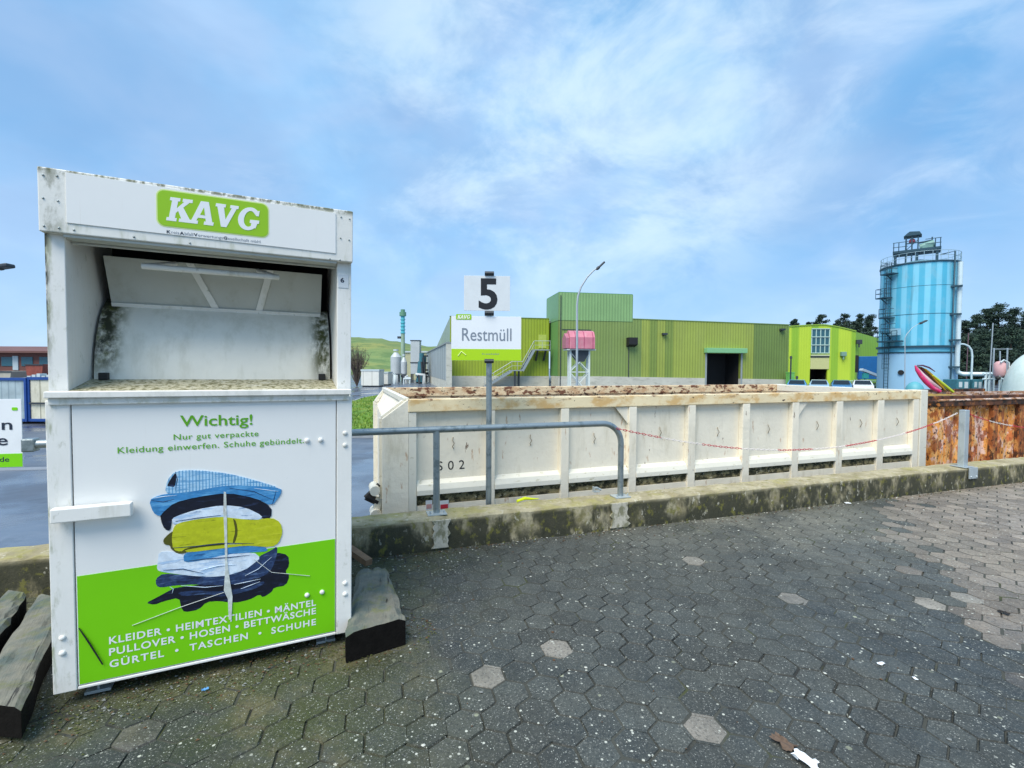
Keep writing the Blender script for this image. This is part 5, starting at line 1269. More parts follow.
mm = MB(); mm.box(.3, .9, -.2, .2, b.z - LOW - .3, a.z - LOW - .45); mm.bar((.55, 0, 0), (.55, 0, b.z - LOW - .3), .12); mm.build('stand', mat('teal_paint', (.05, .45, .40), .5), t)
a = at_y(850, 381, 58); b = at_y(884, 381, 58)
mm = MB(); L_ = b.x - a.x + 1
for i in range(9): mm.tube([(L_ * i / 8, 0, 0), (L_ * i / 8, 0, a.z - LOW + .05)], .04, 6)
mm.tube([(0, 0, a.z - LOW), (L_, 0, a.z - LOW)], .06, 6); mm.tube([(0, 0, a.z - LOW - .5), (L_, 0, a.z - LOW - .5)], .04, 6)
o = mm.build('guard_rail', mat('pale_green_rail', (.4, .6, .45), .5)); o.location = (a.x, 58, LOW); tag(o, 'pale guard rail running between the parked cars and the silo', 'railing')
hg = MB(); rr = random.Random(4)
for i in range(900):
    x = rr.uniform(0, L_ + 1); y = rr.uniform(.4, 1.6); z = rr.uniform(0, .55 * (1 + .4 * math.sin(x * 1.7))); s = .1; a_ = rr.uniform(0, 6.28)
    v1 = Vector((math.cos(a_), math.sin(a_), rr.uniform(-1, 1))) * s; v2 = Vector((-math.sin(a_), math.cos(a_), rr.uniform(-1, 1))) * s; c = Vector((x, y, z + .1))
    hg.add([c - v1 - v2, c + v1 - v2, c + v1 + v2, c - v1 + v2], [(0, 1, 2, 3)])
o = hg.build('hedge', mat('hedge_green', (.03, .07, .02), .9, vary=.4, vscale=2)); o.location = (a.x, 58.4, LOW); tag(o, 'low dark green hedge behind the pale guard rail', 'hedge')

# ------------------------------------------------------------------ blue silo
SD = 53.5; sc_ = at_y(915.8, 370, SD)
silo = thing('silo', 'tall round blue striped silo with pale blue base, caged platforms and roof machinery', 'silo', (sc_.x, sc_.y, LOW), math.degrees(math.atan2(-sc_.x, sc_.y)))
ZM = mw(silo); rS = 3.4
ztop = hit(ZM, 919, 261.5, -rS).z; zmid = hit(ZM, 919, 353, -rS).z; zmid2 = hit(ZM, 919, 346.5, -rS).z
bluA = mat('silo_blue', (.075, .42, .60), .45, vary=.05, vscale=.5, stripes=('ANG', 2 * math.pi / 22, (.20, .56, .73), -.35, .35), layers=[dict(col=(.12, .25, .3), sc=(2.5, 2.5, .22), lo=.5, hi=.72, fac=.5), dict(col=(.3, .5, .58), sc=(.8, .8, .5), lo=.5, hi=.75, fac=.4)])
bluB = mat('silo_base_blue', (.30, .52, .70), .55, vary=.05, vscale=.5, layers=[dict(col=(.26, .48, .66), sc=(1, 1, .3), lo=.5, hi=.7, fac=.5)])
steelb = mat('silo_steel', (.025, .07, .10), .5, .3)
mm = MB(); mm.lathe([(rS, zmid2 + .01), (rS, ztop)], 64); mm.build('tank_shell', bluA, silo)
mm = MB(); mm.lathe([(rS, ztop + .0), (0.01, ztop + .8)], 48); mm.build('roof', mat('silo_roof', (.2, .4, .5), .5), silo)
mm = MB(); mm.lathe([(rS + .06, 0), (rS + .06, zmid)], 64); mm.build('concrete_base', bluB, silo)
mm = MB(); mm.lathe([(rS, zmid), (rS + .12, zmid), (rS + .12, zmid + .14), (rS + .01, zmid + .14)], 64, smooth=False); mm.lathe([(rS, zmid2 - .1), (rS + .22, zmid2 - .1), (rS + .22, zmid2 + .1), (rS + .01, zmid2 + .1)], 64, smooth=False); mm.build('ring_band', steelb, silo)
mm = MB(); mm.lathe([(rS + .02, zmid + .14), (rS + .02, zmid2 - .1)], 64); mm.build('middle_band', mat('silo_mid_blue', (.12, .46, .62), .5), silo)
mm = MB(); mm.lathe([(rS + .005, ztop - .15), (rS + .1, ztop - .12), (rS + .1, ztop + .02), (rS, ztop + .03)], 64, smooth=False); mm.build('top_ring', steelb, silo)
mm = MB(); zr = hit(ZM, 919, 314, -rS).z; mm.lathe([(rS + .003, zr), (rS + .03, zr + .02), (rS + .003, zr + .05)], 64); zr = hit(ZM, 919, 286, -rS).z; mm.lathe([(rS + .003, zr), (rS + .02, zr + .02), (rS + .003, zr + .04)], 64); mm.build('weld_seam', steelb, silo)
# top railing
mm = MB()
for h in (.55, 1.05):
    mm.tube([((rS + .0) * math.cos(2 * math.pi * i / 48), rS * math.sin(2 * math.pi * i / 48), ztop + h) for i in range(49)], .025, 6, caps=False)
for i in range(30):
    a = 2 * math.pi * i / 30; mm.tube([(rS * math.cos(a), rS * math.sin(a), ztop), (rS * math.cos(a), rS * math.sin(a), ztop + 1.05)], .025, 5)
mm.build('top_railing', mat('pale_rail', (.32, .46, .52), .5, .2), silo)
# roof platform and machinery
def zg_(px, py, d=-1.): q = hit(ZM, px, py, d); return q
p0_ = zg_(893, 254); p1_ = zg_(941, 251)
mm = MB(); mm.box(p0_.x, p1_.x, -1.9, .6, p0_.z - .15, p0_.z + .1)
for x in (p0_.x + .2, (p0_.x + p1_.x) / 2, p1_.x - .3): mm.box(x - .1, x + .1, -1.7, .5, ztop - .1, p0_.z - .14)
mm.build('roof_platform', steelb, silo)
mm = MB(); zb_ = p0_.z + .1; zt2 = zg_(912, 237).z; xa2 = zg_(906, 245).x; xb2 = zg_(918, 245).x
for x in (xa2, xb2, (xa2 + xb2) / 2):
    for y in (-1.6, -.4): mm.bar((x, y, ztop - .3), (x, y, zt2), .12)
mm.prism_y([(xa2 - .2, zt2), (xb2 + .3, zt2), (xb2 + .1, zt2 + .35), (xa2 + .3, zt2 + .45), (xa2 + .1, zt2 + .3)], -1.8, -.2)
mm.bar((xa2, -1.6, zb_), (xb2, -1.6, zt2 - .5), .06); mm.bar((xa2, -1.6, zt2 - .8), (xb2, -1.6, zt2 - .8), .1); mm.build('hoist_tower', steelb, silo)
mm = MB(); mm.sphere(((xa2 + xb2) / 2, -1.2, zb_ + 1.0), .3, 10, 6); mm.build('red_motor', mat('motor_red', (.4, .08, .12), .5), silo)
q = zg_(926, 246); mm = MB(); mm.tube([(q.x - .5, -1, q.z - .1), (q.x + .7, -1, q.z + .2)], .38, 10); mm.box(q.x - .3, q.x + .6, -1.4, -.6, zb_, q.z); mm.build('roof_machine', mat('machine_green', (.18, .35, .32), .5), silo)
q = zg_(931, 237.5); mm = MB(); mm.tube([(xb2, -1, zt2 - .75), (q.x + .1, -1, q.z - .3)], .09, 8); mm.tube([(q.x + .1, -1, q.z + .05), (q.x + .1, -1, zb_)], .06, 8); mm.build('roof_duct', steelb, silo)
mm = MB()
for px in (894, 899, 935, 940):
    q = zg_(px, 250); mm.tube([(q.x, -1.9, p0_.z), (q.x, -1.9, p0_.z + 1)], .04, 6)
for z in (.5, 1.): mm.tube([(p0_.x, -1.9, p0_.z + z), (p0_.x + 1.3, -1.9, p0_.z + z)], .035, 6); mm.tube([(p1_.x - 1.3, -1.9, p0_.z + z), (p1_.x, -1.9, p0_.z + z)], .035, 6)
mm.build('platform_railing', steelb, silo)
# ladder cage with resting platforms on the near left side
def on_shell(px, py, off=.3):
    # x from the picture, y on the shell surface
    q = hit(ZM, px, py, -rS * .8); x = max(-rS, min(rS, q.x)); y = -math.sqrt(max(rS * rS - x * x, 0)); n_ = Vector((x, y, 0)).normalized()
    q = hit(ZM, px, py, y - .3); return Vector((x, y, q.z)) + n_ * off, n_
mm = MB(); a_, n_ = on_shell(892, 268, .35); b2_, _ = on_shell(888.5, 384, .35); tdir = Vector((-n_.y, n_.x, 0)); bx = Vector((a_.x, a_.y, .2)); tx_ = Vector((a_.x, a_.y, a_.z + .6))
for s in (-.25, .25): mm.tube([bx + tdir * s, tx_ + tdir * s], .035, 6)
z = .3
while z < tx_.z: mm.tube([Vector((bx.x, bx.y, z)) - tdir * .25, Vector((bx.x, bx.y, z)) + tdir * .25], .018, 5); z += .35
z = 2.6
while z < tx_.z:
    mm.tube([Vector((bx.x, bx.y, z)) + n_ * (.38 * math.sin(t_)) + tdir * (.38 * math.cos(t_)) for t_ in [math.pi * i / 8 for i in range(9)]], .022, 5); z += .55
for k_ in (.25, .5, .75): 
    an = math.pi * k_; mm.tube([Vector((bx.x, bx.y, 2.6)) + n_ * .38 * math.sin(an) + tdir * .38 * math.cos(an), Vector((bx.x, bx.y, tx_.z)) + n_ * .38 * math.sin(an) + tdir * .38 * math.cos(an)], .018, 5)
mm.build('caged_ladder', steelb, silo)
for px, py, wd_ in ((893, 274, 1.3), (888, 298, 1.25), (890.5, 318, 1.1), (892, 333, 1.0)):
    c_, n2 = on_shell(px, py, .5); t2 = Vector((-n2.y, n2.x, 0)); M_ = Matrix((t2, n2, Vector((0, 0, 1)))).transposed()
    mm = MB(); mm.obox(c_, (wd_, .9, .12), M_)
    for s in (-wd_ / 2, 0, wd_ / 2): mm.tube([c_ + n2 * .43 + t2 * s, c_ + n2 * .43 + t2 * s + Vector((0, 0, 1.0))], .03, 5)
    for h in (.5, 1.): mm.tube([c_ - t2 * wd_ / 2 - n2 * .3 + Vector((0, 0, h)), c_ - t2 * wd_ / 2 + n2 * .43 + Vector((0, 0, h)), c_ + t2 * wd_ / 2 + n2 * .43 + Vector((0, 0, h)), c_ + t2 * wd_ / 2 - n2 * .3 + Vector((0, 0, h))], .03, 5)
    mm.bar(c_ - Vector((0, 0, .05)) - n2 * .4 - Vector((0, 0, .6)), c_ + n2 * .3 - Vector((0, 0, .08)), .08)
    mm.build('rest_platform', steelb, silo)
c_, n2 = on_shell(893.5, 341.5, .5); t2 = Vector((-n2.y, n2.x, 0)); M_ = Matrix((t2, n2, Vector((0, 0, 1)))).transposed(); wd_ = 2.1
mm = MB(); mm.obox(c_, (wd_, 1., .15), M_)
for s in (-wd_ / 2, -.5, .5, wd_ / 2): mm.tube([c_ + n2 * .48 + t2 * s, c_ + n2 * .48 + t2 * s + Vector((0, 0, 1.1))], .035, 5)
for h in (.55, 1.1): mm.tube([c_ + t2 * -wd_ / 2 + n2 * .48 + Vector((0, 0, h)), c_ + t2 * wd_ / 2 + n2 * .48 + Vector((0, 0, h))], .035, 5)
mm.build('lower_platform', steelb, silo)
mm = MB(); mm.obox(c_ + Vector((0, 0, 1.0)) + t2 * .5, (.9, .5, .7), M_); mm.build('control_box', mat('box_blue', (.3, .5, .6), .5), silo)
c_, n2 = on_shell(901.5, 372.5, .06); mm = MB(); mm.tube([c_ - n2 * .3, c_ + n2 * .12], .27, 14); mm.build('round_hatch', blackp, silo)
# pale insulated pipe and thin dark pipe on the right side
whitepipe = mat('pale_insulated_pipe', (.62, .74, .76), .4, .2, vary=.1, vscale=1)
dirp = Vector((math.sin(R(62)), -math.cos(R(62)), 0)); base_p = dirp * (rS + .30)
base_q = Vector((math.sin(R(52)), -math.cos(R(52)), 0)) * (rS + .16)
q = hit(ZM, 960, 374, base_p.y); zh_ = q.z
ext = hit(ZM, 1003, 374.5, base_p.y).x
mm = MB(); mm.tube([(base_p.x, base_p.y, ztop - .2), (base_p.x, base_p.y, zh_ + .5), (base_p.x + .12, base_p.y, zh_ + .15), (base_p.x + .5, base_p.y, zh_), (ext, base_p.y, zh_)], .22, 12); mm.build('insulated_pipe', whitepipe, silo)
mm = MB(); mm.tube([(p1_.x, -1, ztop + .9), (base_q.x, base_q.y, ztop + .9), (base_q.x, base_q.y, .3)], .07, 8); mm.build('dark_pipe', steelb, silo)
mm = MB()
for py in (286, 314, 340, 367):
    z = hit(ZM, 957, py, base_q.y).z; mm.box(base_q.x - .25, base_p.x + .2, base_q.y - .12, base_q.y + .25, z - .08, z + .08)
mm.build('pipe_bracket', steelb, silo)

# plant around the silo
tealm = mat('teal_machine', (.04, .16, .20), .5, vary=.2); palem = mat('pale_machine', (.5, .58, .6), .5)
q = at_y(914.5, 392, 42); mm = MB(); mm.sphere((0, 0, .9), 1., 16, 10, (.5, .5, 1.3)); mm.tube([(0, 0, 0), (0, 0, .4)], .42, 12)
o = mm.build('teal_tank', mat('teal_dome_paint', (.10, .36, .42), .5)); r_ = at_y(914.5, 380, 42); o.location = (q.x, 42, LOW); o.scale = (1.35, 1.35, (at_y(914.5, 381.5, 42).z - LOW) / 2.2); tag(o, 'small teal dome topped tank at the foot of the blue silo', 'tank')
def machine(px0, px1, py, dep, label, name='plant_unit', m_=tealm, col2=palem):
    a = at_y(px0, py, dep); b = at_y(px1, py, dep); t = thing(name, label, 'machine', (a.x, dep, LOW)); w2 = b.x - a.x; h = a.z - LOW
    mm = MB(); mm.box(0, w2, 0, 1.6, .25, h); mm.build('housing', m_, t, .04)
    mm = MB(); mm.box(w2 * .15, w2 * .4, -.03, -.005, h * .5, h * .85); mm.box(w2 * .58, w2 * .85, -.03, -.005, h * .45, h * .85); mm.build('panel', col2, t)
    mm = MB()
    for x in (.1, w2 - .1):
        for y in (.1, 1.5): mm.box(x - .08, x + .08, y - .08, y + .08, 0, .249)
    mm.build('foot', darkmetal, t); return t
machine(957, 970, 379.5, 48, 'dark teal pump cabinet right of the silo base')
machine(973, 983, 379.5, 48, 'dark teal cabinet with round gauge nearer the pink vessel')
# hooked vent pipe
def polepipe(name, label, cat, depth, pix, r, m_, n=8):
    b = at_y(pix[0][0], 392, depth); o = Vector((b.x, depth, LOW)); P = [Vector((0, 0, 0))] + [at_y(a, c, depth) - o for a, c in pix]
    mm = MB(); mm.tube(P, r, n); ob = mm.build(name, m_); ob.location = o; tag(ob, label, cat); return ob
hookpix = [(971.5, 375), (972.3, 356), (971.5, 350), (968.5, 346), (964.5, 344.3), (961, 344)]
polepipe('vent_pipe', 'pale hooked vent pipe bent towards the silo at its top', 'pipe', 49, hookpix, .085, whitepipe)
polepipe('mast', 'thin reddish mast before the dark trees, left of the grey one', 'mast', 56, [(966.5, 372), (968.5, 333)], .05, mat('reddish_mast', (.16, .09, .11), .6))
polepipe('mast', 'thin tall grey mast leaning slightly before the dark trees', 'mast', 56, [(990, 372), (993, 323)], .055, lampm)
a = at_y(993, 349, 47); fr_ = thing('pipe_gantry', 'slim grey pipe gantry framing the pink vessel', 'gantry', (at_y(994, 390, 47).x, 47, LOW)); o_ = Vector(fr_.location)
mm = MB()
for px in (994, 1007.5):
    q = at_y(px, 348, 47) - o_; mm.bar((q.x, 0, 0), (q.x, 0, q.z), .09)
q0 = at_y(993, 349, 47) - o_; q1 = at_y(1012, 349, 47) - o_; mm.bar(q0, q1, .06); q0 = at_y(1000, 351, 47) - o_; q1 = at_y(1000, 361, 47) - o_; mm.bar(q0, q1, .08)
mm.build('gantry_frame', lampm, fr_)
mm = MB()
for py in (374, 379): 
    q0 = at_y(983, py, 47) - o_; q1 = at_y(1010, py, 47) - o_; mm.tube([q0, q1], .1, 8)
for px in (986, 989.5, 1001, 1011): q0 = at_y(px, 372, 47) - o_; mm.tube([(q0.x, 0, 0), (q0.x, 0, q0.z)], .1, 8)
mm.build('pipework', whitepipe, fr_)
a = at_y(999.5, 375, 46); b = at_y(999.5, 361.5, 46); r_ = 4.6 / 480 * 46
pv = thing('pink_vessel', 'small pale pink pressure vessel with white frame by the white dome tank', 'vessel', (a.x, 46, LOW)); zb_, zt_ = a.z - LOW, b.z - LOW
mm = MB(); mm.lathe([(.02, zb_ - .25), (r_ * .6, zb_ - .18), (r_, zb_), (r_, zt_ - .2), (r_ * .6, zt_ - .02), (.02, zt_ + .05)], 20); mm.build('vessel_body', mat('pale_pink_paint', (.62, .36, .36), .5, vary=.05), pv)
mm = MB()
for an in (45, 135, 225, 315): mm.bar((r_ * .8 * math.cos(R(an)), r_ * .8 * math.sin(R(an)), 0), (r_ * .8 * math.cos(R(an)), r_ * .8 * math.sin(R(an)), zb_), .08)
mm.build('leg', palem, pv)
mm = MB(); mm.tube([(-r_ * .9, -r_, zt_ - .1), (-.1, -r_, zt_ + .15), (r_ * .9, -r_, zt_ - .1), (r_ * 1.1, -r_, zb_ - .5)], .07, 8); mm.build('white_pipe', palem, pv)
mm = MB(); mm.sphere((-r_ * 1.3, -r_, zb_ - .3), .2, 10, 6); mm.build('valve', blackp, pv)
# white dome tank
c = at_y(1041, 386, 44); rD = 2.55
wt = thing('dome_tank', 'big pale round gas tank cut off by the right picture edge', 'tank', (c.x, 44, LOW)); 
topz = at_y(1024, 348, 41).z - LOW
mm = MB(); pr = [(rD, 0), (rD, .5)] + [(rD * math.cos(R(a)), .5 + (topz - .5) * math.sin(R(a))) for a in range(6, 90, 6)] + [(.02, topz)]; mm.lathe(pr, 40)
mm.build('dome', mat('pale_tank_paint', (.62, .72, .68), .5, vary=.05, layers=[dict(col=(.35, .5, .45), sc=(.6, .6, .3), lo=.5, hi=.7, fac=.5)]), wt)
mm = MB(); mm.lathe([(rD + .05, .4), (rD + .15, .4), (rD + .15, .55), (rD + .05, .55)], 40, smooth=False); mm.build('base_ring', palem, wt)

# ------------------------------------------------------------------ cars
def make_car(col_, label, first=False):
    t = thing('parked_car', label, 'car', (0, 0, 0), 0, 'cars parked beyond the white container')
    m_ = mat('car_paint', col_, .25, .2, vary=.02, coat=.6)
    prof = [(-2.1, .35), (-2.15, .75), (-1.95, .92), (-1.2, 1.0), (-.65, 1.4), (.75, 1.43), (1.5, 1.02), (2.05, .92), (2.12, .55), (2.05, .32)]
    mm = MB(); n = len(prof); vs = []
    for s in (-1, 1):
        for x, z in prof: vs.append((x, s * (.85 if z < 1.1 else .66), z))
    mm.add(vs, [tuple(range(n)), tuple(range(n, 2 * n))] + [(i, (i + 1) % n, (i + 1) % n + n, i + n) for i in range(n)]); b = mm.build('body', m_, t, .04)
    gl = bpy.data.materials.get('car_glass') or mat('car_glass', (.012, .02, .028), .25, vary=0, spec=.3); mm = MB()
    for s in (-1, 1): mm.add([(-1.0, s * .84 - s * .035, 1.04), (1.25, s * .84 - s * .035, 1.06), (.7, s * .70, 1.36), (-.6, s * .70, 1.36)], [(0, 1, 2, 3)])
    mm.add([(-1.22, -.72, 1.02), (-1.22, .72, 1.02), (-.68, .62, 1.385), (-.68, -.62, 1.385)], [(0, 1, 2, 3)]); mm.add([(1.5, -.72, 1.05), (1.5, .72, 1.05), (.8, .62, 1.43), (.8, -.62, 1.43)], [(0, 1, 2, 3)]); mm.build('window', gl, t)
    for x in (-1.35, 1.35):
        for y in (-.86, .86):
            mm = MB(); mm.tube([(x, y - .1, .32), (x, y + .1, .32)], .32, 18); mm.build('wheel', blackp, t)
    return t
car_defs = [((.10, .30, .52), 797, 50, 'mid blue car, leftmost of the row beyond the container'), ((.32, .48, .60), 819, 50, 'pale grey-blue car in front of the dark gate'),
            ((.05, .18, .34), 841, 50, 'dark blue car between the pale grey-blue and the white one'), ((.75, .78, .80), 862, 50, 'white car, rightmost of the row beyond the container')]
for c_, px, d_, lab in car_defs:
    t = make_car(c_, lab); q = at_y(px, 382, d_); t.location = (q.x, d_, LOW); t.rotation_euler.z = R(58)

# ------------------------------------------------------------------ left background: white boxes, plant, chimney, bush
boxm = mat('cream_box_paint', (.72, .72, .66), .6, vary=.05, stripes=('X', 1.1, (.5, .5, .45), .93, .99))
def boxc(px0, px1, pyt, pyb, label, dep=None):
    dep = at_z((px0 + px1) / 2, pyb, LOW).y; a = at_y(px0, pyt, dep); b = at_y(px1, pyb, dep); w2 = b.x - a.x; h = a.z - LOW
    t = thing('box_container', label, 'container', (a.x, dep, LOW), 0, 'cream box containers below the hill')
    mm = MB(); mm.box(0, w2, 0, 2.4, .15, h); mm.build('body', boxm, t, .05); mm = MB(); mm.box(-.04, w2 + .04, -.04, 2.44, h - .2, h + .02); mm.build('rim', palem, t)
    mm = MB(); mm.box(.1, w2 - .1, .2, 2.2, 0, .149); mm.build('base_frame', darkmetal, t)
boxc(361, 379, 369.5, 387, 'square cream box container at the roadside right of the bank')
boxc(381, 388, 372, 385.5, 'smaller cream container half behind the square cream one')
def plant(name, label, cat, dep, px, loc_yaw=0):
    b = at_y(px, 380, dep); return thing(name, label, cat, (b.x, dep, LOW), loc_yaw)
ch_ = plant('chimney', 'slender green and turquoise banded chimney rising above the grey plant', 'chimney', 88, 403)
o_ = Vector(ch_.location); z1 = at_y(403, 333, 88).z - LOW; z2 = at_y(403, 316, 88).z - LOW; z3 = at_y(403, 309.5, 88).z - LOW
mm = MB(); mm.tube([(0, 0, 0), (0, 0, z1)], [.42, .36], 14); mm.build('lower_stack', mat('stack_green', (.30, .42, .30), .5, vary=.1, vscale=.5), ch_)
mm = MB(); mm.tube([(0, 0, z1), (0, 0, z2)], .36, 14)
for i in range(6): z = z1 + (z2 - z1) * i / 5; mm.lathe([(.37, z - .08), (.46, z - .08), (.46, z + .08), (.37, z + .08)], 14, smooth=False)
mm.build('turquoise_stack', mat('stack_turquoise', (.10, .48, .56), .5), ch_)
mm = MB(); mm.tube([(0, 0, z2), (0, 0, z3)], .4, 14); mm.lathe([(.4, z2), (.62, z2), (.62, z2 + .7), (.4, z2 + .7)], 14, smooth=False); mm.build('top_gallery', mat('stack_olive', (.12, .28, .18), .5), ch_)
mm = MB(); q = at_y(399, 337.5, 88).z - LOW; mm.box(-.95, -.38, -.3, .3, q - .2, q + .2); mm.build('beacon', darkmetal, ch_)
greym = mat('plant_grey', (.48, .52, .53), .5, .1, vary=.12, vscale=.4)
for px, w_px, ptop, dep, lab in ((396, 10.5, 357, 82, 'wide pale grey round tank with sloped top left of the tall grey tower'), (404, 6, 362, 80, 'narrow pale grey tank beside the chimney foot')):
    t = plant('process_tank', lab, 'tank', dep, px); r_ = w_px / 960 * dep; z = at_y(px, ptop, dep).z - LOW
    mm = MB(); mm.lathe([(r_, 1.4), (r_, z), (r_ * .35, z + .8), (.03, z + .82)], 24, smooth=False); mm.lathe([(.05, .6), (r_, 1.4)], 24); mm.build('tank_body', greym, t)
    mm = MB()
    for an in (45, 135, 225, 315): mm.bar((r_ * .7 * math.cos(R(an)), r_ * .7 * math.sin(R(an)), 0), (r_ * .7 * math.cos(R(an)), r_ * .7 * math.sin(R(an)), 1.5), .2)
    mm.build('leg', darkmetal, t)
    mm = MB(); mm.tube([(0, 0, z + 1), (0, 0, z + 1.3)], r_ * .5, 12); mm.build('top_neck', palem, t)
t = plant('filter_tower', 'tall square grey filter tower on dark frame beside the annex', 'tower', 78, 416); a = at_y(411.5, 341, 78); b = at_y(420.5, 341, 78); zt_ = a.z - LOW; z0_ = at_y(416, 374, 78).z - LOW; w2 = (b.x - a.x) / 2
mm = MB(); mm.box(-w2, w2, -w2, w2, z0_, zt_); mm.build('casing', greym, t, .05); mm = MB(); mm.box(-w2 - .06, w2 + .06, -w2 - .06, w2 + .06, z0_ + (zt_ - z0_) * .33, z0_ + (zt_ - z0_) * .36); mm.box(-w2 - .06, w2 + .06, -w2 - .06, w2 + .06, zt_, zt_ + .12); mm.build('flange', darkmetal, t)
mm = MB()
for x in (-w2 + .1, w2 - .1):
    for y in (-w2 + .1, w2 - .1): mm.bar((x, y, 0), (x, y, z0_ - .002), .18)
mm.build('leg', darkmetal, t)
t = plant('machine_shed', 'yellowish shed with flat roof behind the tanks', 'shed', 96, 408); a = at_y(402, 352.5, 96); b = at_y(412, 352.5, 96); mm = MB(); mm.box(a.x - t.location.x, b.x - t.location.x + 4.5, 0, 6, 0, a.z - LOW); mm.build('wall', mat('shed_beige', (.45, .45, .28), .6, vary=.1), t); mm = MB(); mm.box(a.x - t.location.x - .2, b.x - t.location.x + 4.7, -.2, 6.2, a.z - LOW + .002, a.z - LOW + .3); mm.build('roof', palem, t)
t = plant('pipe_rack', 'dark teal tangle of ducts and pipes between tower and annex', 'pipework', 76, 424); o_ = Vector(t.location); rr = random.Random(8)
for k in range(9):
    mm = MB(); a = at_y(rr.uniform(420, 427), rr.uniform(353, 362), 76 + rr.uniform(-2, 2)) - o_; b = Vector((a.x + rr.uniform(-.5, .5), a.y, 0.2))
    mm.tube([a, (a + b) / 2, b], rr.uniform(.15, .4), 8); mm.build('duct', tealm if k % 2 else darkmetal, t)
mm = MB()
for py in (356, 363, 370): a = at_y(419.5, py, 76) - o_; b = at_y(428, py, 76) - o_; mm.bar(a, b, .25)
mm.build('rack_beam', darkmetal, t)
t = plant('pipe_rack', 'low jumble of pale pumps and pipes under the grey tanks', 'pipework', 74, 408); o_ = Vector(t.location)
for k in range(14):
    mm = MB(); a = at_y(rr.uniform(391, 428), rr.uniform(374, 379), 74 + rr.uniform(-3, 3)) - o_; mm.tube([(a.x, a.y, 0), (a.x, a.y, max(.6, a.z)), (a.x + rr.uniform(-1.5, 1.5), a.y, max(.6, a.z))], rr.uniform(.12, .35), 8); mm.build('duct', [palem, darkmetal, greym][k % 3], t)

# foliage
def leafy(mb, c, rad, n, s, rr, flat=1.):
    for _ in range(n):
        v = Vector((rr.gauss(0, 1), rr.gauss(0, 1), rr.gauss(0, 1))); v.normalize(); v *= rr.random() ** .45
        p = Vector(c) + Vector((v.x * rad, v.y * rad, v.z * rad * flat)); a = Vector((rr.uniform(-1, 1), rr.uniform(-1, 1), rr.uniform(-.6, .6))).normalized() * s * rr.uniform(.6, 1.3)
        b = a.cross(Vector((rr.uniform(-1, 1), rr.uniform(-1, 1), rr.uniform(-1, 1)))).normalized() * s * rr.uniform(.4, .9)
        mb.add([p - a, p - b, p + a, p + b], [(0, 1, 2, 3)])
def pine(label, px, py_top, dep, wpx, seed, mats, crown0=.45, dens=1., conical=False, group='trees behind the lime hall'):
    rr = random.Random(seed); q = at_y(px, py_top, dep); H = q.z - LOW; t = thing('pine_tree', label, 'tree', (q.x, dep, LOW), rr.uniform(0, 90), group); wr = wpx / 960 * dep
    mm = MB(); lean = rr.uniform(-.4, .4); tr = [(0, 0, 0), (lean * .3, 0, H * .4), (lean * .7, .1, H * .7), (lean, 0, H * .97)]; mm.tube(tr, [.28, .22, .14, .04], 8)
    cr = MB(); nb = int(20 * dens)
    for i in range(nb):
        s = crown0 + (1 - crown0) * (i + rr.random()) / nb; a = rr.uniform(0, 6.28)
        l = wr * (1.05 - s if conical else (math.sin(math.pi * min(1, (s - crown0) / (1 - crown0) * .85 + .15)) ** .6)) * rr.uniform(.45, 1.)
        if conical: l = wr * (1.02 - s) / (1 - crown0) * rr.uniform(.6, 1.1)
        z = H * s; e = Vector((lean * s + math.cos(a) * l, math.sin(a) * l, z + l * rr.uniform(-.05, .35))); b = Vector((lean * s, 0, z - .2))
        mm.tube([b, b.lerp(e, .5) + Vector((0, 0, .1)), e], [.07, .05, .02], 5, caps=False)
        for k in range(3):
            c = b.lerp(e, .45 + .3 * k); cr.cur = rr.choice([0, 0, 1]); leafy(cr, c, max(.6, wr * rr.uniform(.34, .66)), 66, .12 * dep / 100 + .03, rr, .5)
    cr.cur = 0; leafy(cr, (lean, 0, H * .98), max(.35, wr * .22), 40, .16 * dep / 100 + .04, rr, .8)
    mm.build('trunk', barkm, t); cr.build('crown', mats, t)
barkm = mat('bark', (.10, .065, .045), .9, vary=.3)
nd = [mat('pine_needles', (.026, .055, .040), .8, vary=.3, vscale=.4), mat('pine_needles_light', (.045, .085, .052), .8, vary=.3, vscale=.4)]  # bluish haze over the distant trees is mixed into these needle colours
pine('rounded dark pine crown over the left end of the lime hall', 794, 319, 120, 11, 1, nd, .55)
pine('very small treetop just left of the leaning pine', 809, 322, 130, 5, 2, nd, .7, .6)
pine('sparse leaning pine with split crown above the grid window', 820.5, 315, 122, 12, 3, nd, .62, .8)
pine('umbrella shaped pine with tall open crown right of the grid window', 846, 315, 120, 15, 4, nd, .5, 1.)
pine('low broad pine crown left of the umbrella pine', 838, 321, 124, 12, 5, nd, .5)
pine('pointed conifer left of the silo, its tip like a spike', 860.5, 314, 120, 14, 6, nd, .3, 1.3, True)
pine('bushy pine touching the left edge of the silo', 872, 316, 112, 15, 7, nd, .35, 1.5)
pine('low bushy pine behind the pointed conifer', 853, 322, 116, 13, 8, nd, .3, 1.3)
G2 = 'trees of the dark wood right of the silo'
